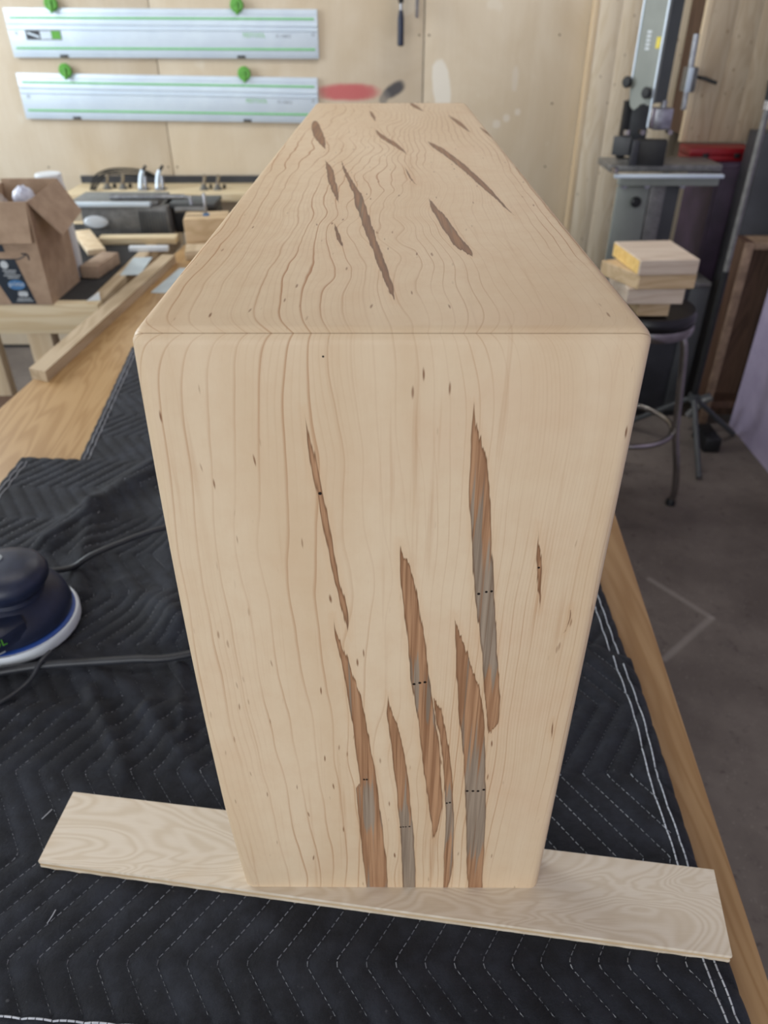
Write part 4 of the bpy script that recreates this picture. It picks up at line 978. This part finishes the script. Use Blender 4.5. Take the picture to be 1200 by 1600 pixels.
def bigclamp(x, y, z, label, handle_m, ztop):
    e = thing('hanging_clamp', label, 'clamp', (x, y, z))
    bm = bmesh.new(); tube(bm, [(x, y - 0.03, z), (x, y - 0.03, z + 0.005), (x, y - 0.03, z + 0.10), (x, y - 0.03, z + 0.13)], [0.010, 0.0145, 0.0145, 0.009], 12); finish('handle', bm, handle_m, e)
    bm = bmesh.new(); tube(bm, [(x, y - 0.03, z + 0.125), (x, y - 0.03, z + 0.30)], 0.006, 10); finish('screw', bm, M['steel'], e)
    bm = bmesh.new(); box(bm, x - 0.006, x + 0.006, y + 0.005, y + 0.025, z + 0.10, ztop, 0.001); finish('bar', bm, M['steel'], e)
    bm = bmesh.new(); box(bm, x - 0.011, x + 0.011, y - 0.05, y + 0.030, z + 0.155, z + 0.185, 0.004); finish('sliding_jaw', bm, M['black'], e)
    bm = bmesh.new(); box(bm, x - 0.010, x + 0.010, y - 0.06, y + 0.079, ztop + 0.001, ztop + 0.03, 0.004); finish('head', bm, M['black'], e)
    return e
bigclamp(0.046, 3.50, 1.432, 'bar clamp with a dark navy handle hanging above the bench', M['navy'], 2.05)
e = thing('hanging_bar', 'thin silver bar hanging right of the navy-handled clamp', 'bar', (0.116, 3.52, 1.535))
bm = bmesh.new(); box(bm, 0.109, 0.123, 3.515, 3.523, 1.535, 2.10, 0.001); finish('bar', bm, M['steel'], e)
bm = bmesh.new(); tube(bm, [(0.116, 3.519, 2.1015), (0.116, 3.579, 2.112)], 0.005, 8); finish('hook', bm, M['steel'], e)

# ================================================================ RIGHT SIDE: pine panels, bandsaw, stool
pp = thing('pine_sheet', 'tall knotty pine panel standing against the wall behind the bandsaw', 'panel', (1.07, 3.54, 0))
for k, (a, b) in enumerate(((0.905, 1.005), (1.0055, 1.105), (1.1055, 1.20), (1.2005, 1.315))):
    finish('stave', B(a, b, 3.522 + 0.0006 * (k % 2), 3.562, 0.002, 2.40, 0.0008), M['pine_light'], pp)
finish('edge_lipping', B(0.882, 0.9045, 3.52, 3.563, 0.002, 2.40, 0.001), M['pine_edge'], pp)
pc = thing('pine_cabinet', 'pine wall cabinet with a broad glued-up door above the red case', 'cabinet', (1.50, 3.3, 1.11))
for k, (a, b) in enumerate(((1.262, 1.36), (1.3605, 1.46), (1.4605, 1.56), (1.5605, 1.72))):
    finish('door_stave', B(a, b, 3.150 + 0.0006 * (k % 2), 3.172, 1.095, 2.30, 0.0008), M['pine_z'], pc)
finish('door_edge', B(1.237, 1.2615, 3.149, 3.173, 1.095, 2.30, 0.001), M['pine_edge'], pc)
finish('side_panel', B(1.30, 1.322, 3.174, 3.520, 1.10, 2.30), M['brown'], pc)  # dark brown panels put the shade of the recess into their colour
finish('floor_panel', B(1.323, 1.72, 3.174, 3.575, 1.10, 1.12), M['brown'], pc)

SW = thing('bandsaw', 'grey-green bandsaw on a dark steel stand at the back right', 'bandsaw', (1.08, 2.95, 0))
# upper frame: a slim column turned to the left, its lit cover facing the bench
TC = rotz(0, (0, 0, 0))
A = Vector((0.925, 2.905)); e1 = Vector((0.60, -0.80)) * 0.118; e2 = Vector((0.80, 0.60)) * 0.075
def colprism(bm, a, e1, e2, z0, z1): return prism(bm, [tuple(a), tuple(a + e1), tuple(a + e1 + e2), tuple(a + e2)], z0, z1)
bm = bmesh.new(); colprism(bm, A + Vector((0.004, 0.006)), e1 * 0.93, e2, 1.27, 2.05); uf = finish('upper_frame', bm, M['sawdark'], SW)
n1 = Vector((-0.80, -0.60)) * 0.012
bm = bmesh.new()
def coverpt(u, z): p = A + e1 * u + n1 * 0.1; return Vector((p.x, p.y, z))
outl = [(0.02, 2.04), (0.02, 1.32), (0.06, 1.285), (0.12, 1.258), (0.22, 1.246), (0.32, 1.244), (0.42, 1.252), (0.52, 1.264), (0.66, 1.268), (0.82, 1.262), (0.93, 1.264), (0.98, 1.28), (0.98, 2.04)]
fa = [bm.verts.new(coverpt(u, z)) for u, z in outl]; fb = [bm.verts.new(coverpt(u, z) + Vector((n1.x, n1.y, 0))) for u, z in outl]
bm.faces.new(fa); bm.faces.new(fb[::-1])
for i in range(len(outl)): bm.faces.new((fa[i], fa[(i + 1) % len(outl)], fb[(i + 1) % len(outl)], fb[i]))
cv = finish('wheel_cover', bm, M['sawpaint'], SW)
Mc = Matrix(((0.60, 0, -0.80, 0), (-0.80, 0, -0.60, 0), (0, 1, 0, 0), (0, 0, 0, 1)))
def on_cover(u, z, off=1.12): p = A + e1 * u + n1 * off; return Matrix.Translation((p.x, p.y, z)) @ Mc
bm = bmesh.new(); box(bm, -0.009, 0.009, -0.018, 0.018, 0, 0.0005, M=on_cover(0.80, 1.463)); finish('yellow_sticker', bm, M['yellow'], cv)
bm = bmesh.new()
for k in range(5):
    box(bm, -0.009, 0.009, -0.031 + k * 0.0130, -0.0222 + k * 0.0130, 0, 0.0005, M=on_cover(0.42, 1.47))
o = finish('worn_lettering', bm, M['tapewhite'], cv); o['kind'] = 'stuff'
bm = bmesh.new(); box(bm, -0.003, 0.003, -0.26, 0.60, 0, 0.003, M=on_cover(0.95, 1.45)); box(bm, -0.003, 0.003, -0.12, 0.60, 0, 0.003, M=on_cover(0.05, 1.45)); finish('cover_trim', bm, M['alu'], cv)
for u, z in ((-0.02, 1.335), (0.78, 1.305)):
    bm = bmesh.new(); lathe(bm, [(0, 0), (0.010, 0), (0.011, 0.006), (0.019, 0.010), (0.020, 0.020), (0.016, 0.026), (0, 0.027)], (0, 0, 0), 18, on_cover(u, z, 1.1)); finish('cover_knob', bm, M['black'], cv)
bm = bmesh.new(); box(bm, 0.918, 0.948, 2.93, 2.96, 1.064, 1.268, 0.002); finish('blade_guard', bm, M['black'], SW)
finish('spine', B(0.962, 1.040, 2.99, 3.06, 1.064, 1.268, 0.003), M['sawdark'], SW)
finish('guide_block', B(1.010, 1.078, 2.83, 2.888, 1.178, 1.252, 0.004), M['steel'], SW)
finish('guide_plate', B(0.992, 1.008, 2.826, 2.86, 1.186, 1.256, 0.002), M['chrome'], SW)
bm = bmesh.new(); tube(bm, [(1.044, 2.858, 1.2525), (1.044, 2.858, 1.277)], 0.012, 12); finish('guide_post', bm, M['steel'], SW)
for x in (0.97, 1.075):
    bm = bmesh.new(); tube(bm, [(x, 2.815, 1.172), (x, 2.850, 1.172)], 0.009, 12); finish('guide_bearing', bm, M['chrome'], SW)
finish('table', B(0.86, 1.30, 2.80, 2.995, 1.035, 1.060, 0.003), M['castiron'], SW)
finish('fence_rail', B(0.895, 1.285, 2.765, 2.797, 0.990, 1.021, 0.003), M['sawpaint'], SW)
finish('guide_tube', B(0.868, 1.29, 2.735, 2.762, 1.022, 1.036, 0.005), M['alu'], SW)
fe = finish('fence', B(0.955, 1.062, 2.775, 2.83, 1.0605, 1.150, 0.003, rotz(-12, (1.0, 2.80, 0))), M['black'], SW)
finish('fence_face', B(0.860, 0.925, 2.79, 2.815, 1.095, 1.160, 0.003, rotz(-20, (0.9, 2.80, 0))), M['sawdark'], fe)
finish('fence_post', B(0.926, 0.952, 2.77, 2.80, 1.0605, 1.150, 0.003), M['slate'], fe)
bm = bmesh.new(); tube(bm, [(0.865, 2.742, 1.043), (0.865, 2.742, 1.060)], 0.014, 14); tube(bm, [(0.90, 2.785, 1.168), (0.90, 2.785, 1.186)], 0.013, 14); finish('lock_knob', bm, M['chrome'], fe)
for x in (0.93, 1.02, 1.16):
    bm = bmesh.new(); tube(bm, [(x, 2.80, 0.985), (x, 2.84, 0.985)], 0.012, 10); finish('trunnion_bolt', bm, M['steel'], SW)
finish('lower_door', B(0.905, 1.035, 2.81, 2.822, 0.63, 0.980, 0.004), M['sawpaint'], SW)
finish('lower_housing', B(0.99, 1.16, 2.823, 2.98, 0.62, 1.0, 0.004), M['sawdark'], SW)
finish('housing_edge', B(1.038, 1.100, 2.812, 2.822, 0.63, 0.985, 0.002), M['castiron'], SW)
bm = bmesh.new(); lathe(bm, [(0, 0), (0.010, 0), (0.020, 0.008), (0.020, 0.018), (0.014, 0.024), (0, 0.024)], (0, 0, 0), 18, Matrix.Translation((0.985, 2.8095, 0.925)) @ Matrix.Rotation(R(90), 4, 'X')); finish('door_knob', bm, M['black'], SW)
finish('stand_top', B(0.89, 1.345, 2.74, 2.93, 0.600, 0.619, 0.003), M['castiron'], SW)
finish('stand', B(0.90, 1.335, 2.75, 2.92, 0.03, 0.599, 0.004), M['slate'], SW)
finish('stand_corner', B(1.262, 1.345, 2.742, 2.749, 0.03, 0.599, 0.002), M['sawdark'], SW)
finish('stand_foot', B(0.90, 1.335, 2.75, 2.92, 0.0, 0.029), M['black'], SW)

bc = thing('bar_clamp', 'silver bar clamp with a black lever gripping the pine cabinet door edge', 'clamp', (1.205, 3.10, 1.22))
bm = bmesh.new(); tube(bm, [(1.205, 3.10, 1.31), (1.200, 3.10, 1.483)], 0.0125, 12); finish('rod', bm, M['steel'], bc)
bm = bmesh.new(); box(bm, 1.188, 1.232, 3.08, 3.142, 1.285, 1.372, 0.006); br_ = finish('bracket', bm, M['castiron'], bc)
bm = bmesh.new(); box(bm, 1.188, 1.210, 3.074, 3.0795, 1.285, 1.372, 0.002); finish('bracket_face', bm, M['alu'], br_)
bm = bmesh.new(); tube(bm, [(1.205, 3.10, 1.2845), (1.207, 3.10, 1.222)], 0.011, 12); finish('foot', bm, M['steel'], bc)
bm = bmesh.new(); tube(bm, [(1.233, 3.10, 1.338), (1.262, 3.085, 1.333), (1.305, 3.06, 1.318)], [0.006, 0.0075, 0.0065], 10); finish('lever', bm, M['black'], bc)

# purple cabinet, red case, grey sheet, brown bookcase, lighting stand
pb = thing('tool_cabinet', 'dull purple steel cabinet under the red case behind the bandsaw table', 'cabinet', (1.46, 3.1, 0))
finish('carcass', B(1.35, 1.70, 2.965, 3.30, 0.05, 1.040, 0.006), M['purple'], pb)
finish('upper_door', B(1.36, 1.69, 2.955, 2.964, 0.53, 1.02, 0.003), M['purple'], pb)
finish('lower_door', B(1.36, 1.69, 2.955, 2.964, 0.08, 0.515, 0.003), M['purple'], pb)
for z in (0.80, 0.30):
    bm = bmesh.new(); box(bm, 1.66, 1.672, 2.942, 2.954, z - 0.05, z + 0.05, 0.003); finish('handle', bm, M['sawdark'], pb)
finish('plinth', B(1.37, 1.68, 2.985, 3.28, 0.0, 0.049), M['black'], pb)
rc = thing('red_case', 'flat red plastic case lying under the pine cabinet', 'case', (1.39, 3.02, 1.0405))
finish('case_base', B(1.235, 1.495, 3.00, 3.14, 1.0405, 1.0625, 0.004), M['red'], rc)
finish('case_lid', B(1.235, 1.505, 3.00, 3.14, 1.0635, 1.0905, 0.004), M['red'], rc)
for x in (1.30, 1.43): finish('latch', B(x - 0.012, x + 0.012, 2.995, 2.9995, 1.055, 1.072, 0.001), M['black'], rc)

gs = thing('grey_cabinet', 'tall dark grey cabinet behind the lighting stand at the right', 'cabinet', (1.60, 2.88, 0))
finish('carcass', B(1.425, 1.95, 2.80, 2.935, 0.02, 1.17, 0.006), M['slate'], gs)
finish('door', B(1.43, 1.94, 2.790, 2.7995, 0.04, 1.15, 0.003), M['slate'], gs)
finish('base', B(1.44, 1.94, 2.81, 2.93, 0.0, 0.019), M['black'], gs)

bc2 = thing('bookcase', 'dark brown wooden carcass with a front edge coloured as lit beside the lavender wall', 'cabinet', (1.49, 2.72, 0))
finish('left_side', B(1.405, 1.443, 2.67, 2.785, 0.0, 0.800), M['brown'], bc2)
finish('lit_edge', B(1.405, 1.443, 2.664, 2.6695, 0.0, 0.800, 0.002), M['brown_edge'], bc2)
finish('top_rail', B(1.444, 1.62, 2.666, 2.785, 0.772, 0.800, 0.002), M['brown_edge'], bc2)
finish('back_panel', B(1.444, 1.62, 2.76, 2.785, 0.0, 0.771), M['brown'], bc2)
finish('lower_rail', B(1.444, 1.62, 2.67, 2.759, 0.08, 0.11), M['brown'], bc2)

tr = thing('light_stand', 'slim black tripod light stand with a silver collar at the right', 'stand', (1.275, 2.45, 0))
cx, cy = 1.258, 2.45
bm = bmesh.new(); tube(bm, [(cx, cy, 0.20), (cx, cy, 0.75)], 0.013, 12); finish('lower_tube', bm, M['black'], tr)
bm = bmesh.new(); tube(bm, [(cx, cy, 0.751), (cx, cy, 1.285)], 0.0105, 12); finish('upper_tube', bm, M['castiron'], tr)
bm = bmesh.new(); tube(bm, [(cx, cy, 1.2855), (cx, cy, 1.312)], 0.018, 14); finish('collar', bm, M['chrome'], tr)
bm = bmesh.new(); tube(bm, [(cx, cy, 1.3125), (cx, cy, 1.37)], [0.016, 0.02], 14); tube(bm, [(cx + 0.01, cy, 1.335), (cx + 0.06, cy, 1.35)], 0.012, 10); finish('head_knob', bm, M['black'], tr)
bm = bmesh.new(); tube(bm, [(cx, cy, 0.22), (cx, cy, 0.25)], 0.022, 12); tube(bm, [(cx + 0.015, cy - 0.01, 0.235), (cx + 0.05, cy - 0.03, 0.26)], 0.008, 8); finish('hub', bm, M['sawdark'], tr)
for ax, ay in ((-0.018, -0.27), (0.26, 0.10), (-0.20, 0.19)):
    bm = bmesh.new(); tube(bm, [(cx + ax * 0.06, cy + ay * 0.06, 0.225), (cx + ax * 0.9, cy + ay * 0.9, 0.034), (cx + ax, cy + ay, 0.012)], [0.011, 0.011, 0.012], 10); finish('leg', bm, M['sawdark'], tr)
bm = bmesh.new(); box(bm, 1.335, 1.405, 2.40, 2.55, 0.0, 0.065, 0.008); tag(finish('black_case', bm, M['black']), 'small black case on the floor behind the light stand', 'case')
bm = bmesh.new(); tube(bm, smoothpts([(1.33, 2.62, 0.066), (1.37, 2.60, 0.14), (1.40, 2.59, 0.17)], 4), [0.016] * 9, 10)
tag(finish('grey_tube', bm, M['castiron']), 'short grey tube leaning behind the light stand on the floor', 'tube')

# ---------------- stool with stacked blanks
SX, SY = 0.86, 2.10
stl = thing('stool', 'round black-topped chrome stool carrying a stack of wood blanks', 'stool', (SX, SY, 0))
bm = bmesh.new(); lathe(bm, [(0, 0.700), (0.160, 0.700), (0.168, 0.712), (0.168, 0.728), (0.160, 0.742), (0.12, 0.748), (0, 0.750)], (SX, SY, 0), 40); finish('seat', bm, M['vinyl'], stl)
bm = bmesh.new(); lathe(bm, [(0.150, 0.668), (0.166, 0.668), (0.170, 0.684), (0.166, 0.699), (0.150, 0.699), (0.150, 0.668)], (SX, SY, 0), 40); finish('seat_band', bm, M['chrome'], stl)
for k, ang in enumerate((-24, 66, 156, 246)):
    c, s_ = math.cos(R(ang)), math.sin(R(ang))
    bm = bmesh.new(); tube(bm, smoothpts([(SX + c * 0.12, SY + s_ * 0.12, 0.667), (SX + c * 0.150, SY + s_ * 0.150, 0.62), (SX + c * 0.172, SY + s_ * 0.172, 0.45), (SX + c * 0.190, SY + s_ * 0.190, 0.30), (SX + c * 0.222, SY + s_ * 0.222, 0.16), (SX + c * 0.236, SY + s_ * 0.236, 0.06), (SX + c * 0.232, SY + s_ * 0.232, 0.014)], 5), 0.0125, 10)
    lg = finish('leg', bm, M['chrome'], stl)
    bm = bmesh.new(); lathe(bm, [(0, 0), (0.018, 0), (0.018, 0.012), (0.014, 0.024), (0, 0.026)], (SX + c * 0.232, SY + s_ * 0.232, 0.0), 14); finish('rubber_foot', bm, M['black'], lg)
def ring(r, rr, z, name):
    bm = bmesh.new(); n = 48; rows = []
    for i in range(n):
        a = 2 * PI * i / n
        rows.append([bm.verts.new((SX + (r + rr * math.cos(2 * PI * j / 10)) * math.cos(a), SY + (r + rr * math.cos(2 * PI * j / 10)) * math.sin(a), z + rr * math.sin(2 * PI * j / 10))) for j in range(10)])
    for i in range(n):
        for j in range(10): bm.faces.new((rows[i][j], rows[(i + 1) % n][j], rows[(i + 1) % n][(j + 1) % 10], rows[i][(j + 1) % 10]))
    finish(name, bm, M['chrome'], stl)
ring(0.178, 0.010, 0.295, 'foot_ring')
GB = 'sawn wood blanks stacked on the stool'
def blank(P, z0, z1, m, label, faced=None):
    e = thing('wood_blank', label, 'block', (sum(p[0] for p in P) / 4, sum(p[1] for p in P) / 4, z0), GB)
    bm = bmesh.new(); prism(bm, P, z0, z1); bmesh.ops.bevel(bm, geom=bm.edges[:], offset=0.002, segments=1, affect='EDGES'); finish('block', bm, m, e, smooth=False)
    if faced:
        a, b = P[3], P[0]
        n = Vector((b[1] - a[1], -(b[0] - a[0]), 0)).normalized() * 0.0012
        if n.x > 0: n = -n
        v0 = Vector((a[0], a[1], 0)).lerp(Vector((b[0], b[1], 0)), 0.03) + n * 0.1; v1 = Vector((a[0], a[1], 0)).lerp(Vector((b[0], b[1], 0)), 0.97) + n * 0.1
        bm = bmesh.new(); vs = [(v0 + Vector((0, 0, z0 + 0.003))), (v1 + Vector((0, 0, z0 + 0.003))), (v1 + Vector((0, 0, z1 - 0.003))), (v0 + Vector((0, 0, z1 - 0.003)))]
        A_ = [bm.verts.new(v) for v in vs]; B_ = [bm.verts.new(v + n) for v in vs]
        bm.faces.new(A_); bm.faces.new(B_[::-1])
        for i in range(4): bm.faces.new((A_[i], A_[(i + 1) % 4], B_[(i + 1) % 4], B_[i]))
        finish('waxed_end', bm, M['block_y'], e)
blank([(0.79, 1.96), (0.89, 1.96), (0.89, 2.13), (0.79, 2.13)], 0.7505, 0.799, M['block_b'], 'smallest tan wood blank at the bottom of the stack on the stool')
blank([(0.738, 1.93), (0.915, 1.93), (0.91, 2.14), (0.735, 2.14)], 0.7995, 0.849, M['block_a'], 'pale grey wood blank, second from the bottom on the stool')
blank([(0.760, 1.915), (0.938, 1.925), (0.93, 2.16), (0.682, 2.075)], 0.8495, 0.8945, M['block_b'], 'tan wood blank with a slanted end, second from the top on the stool')
blank([(0.752, 1.905), (0.934, 1.918), (0.915, 2.145), (0.728, 2.128)], 0.895, 0.940, M['block_a'], 'pale top wood blank with a yellow end on the stool', True)
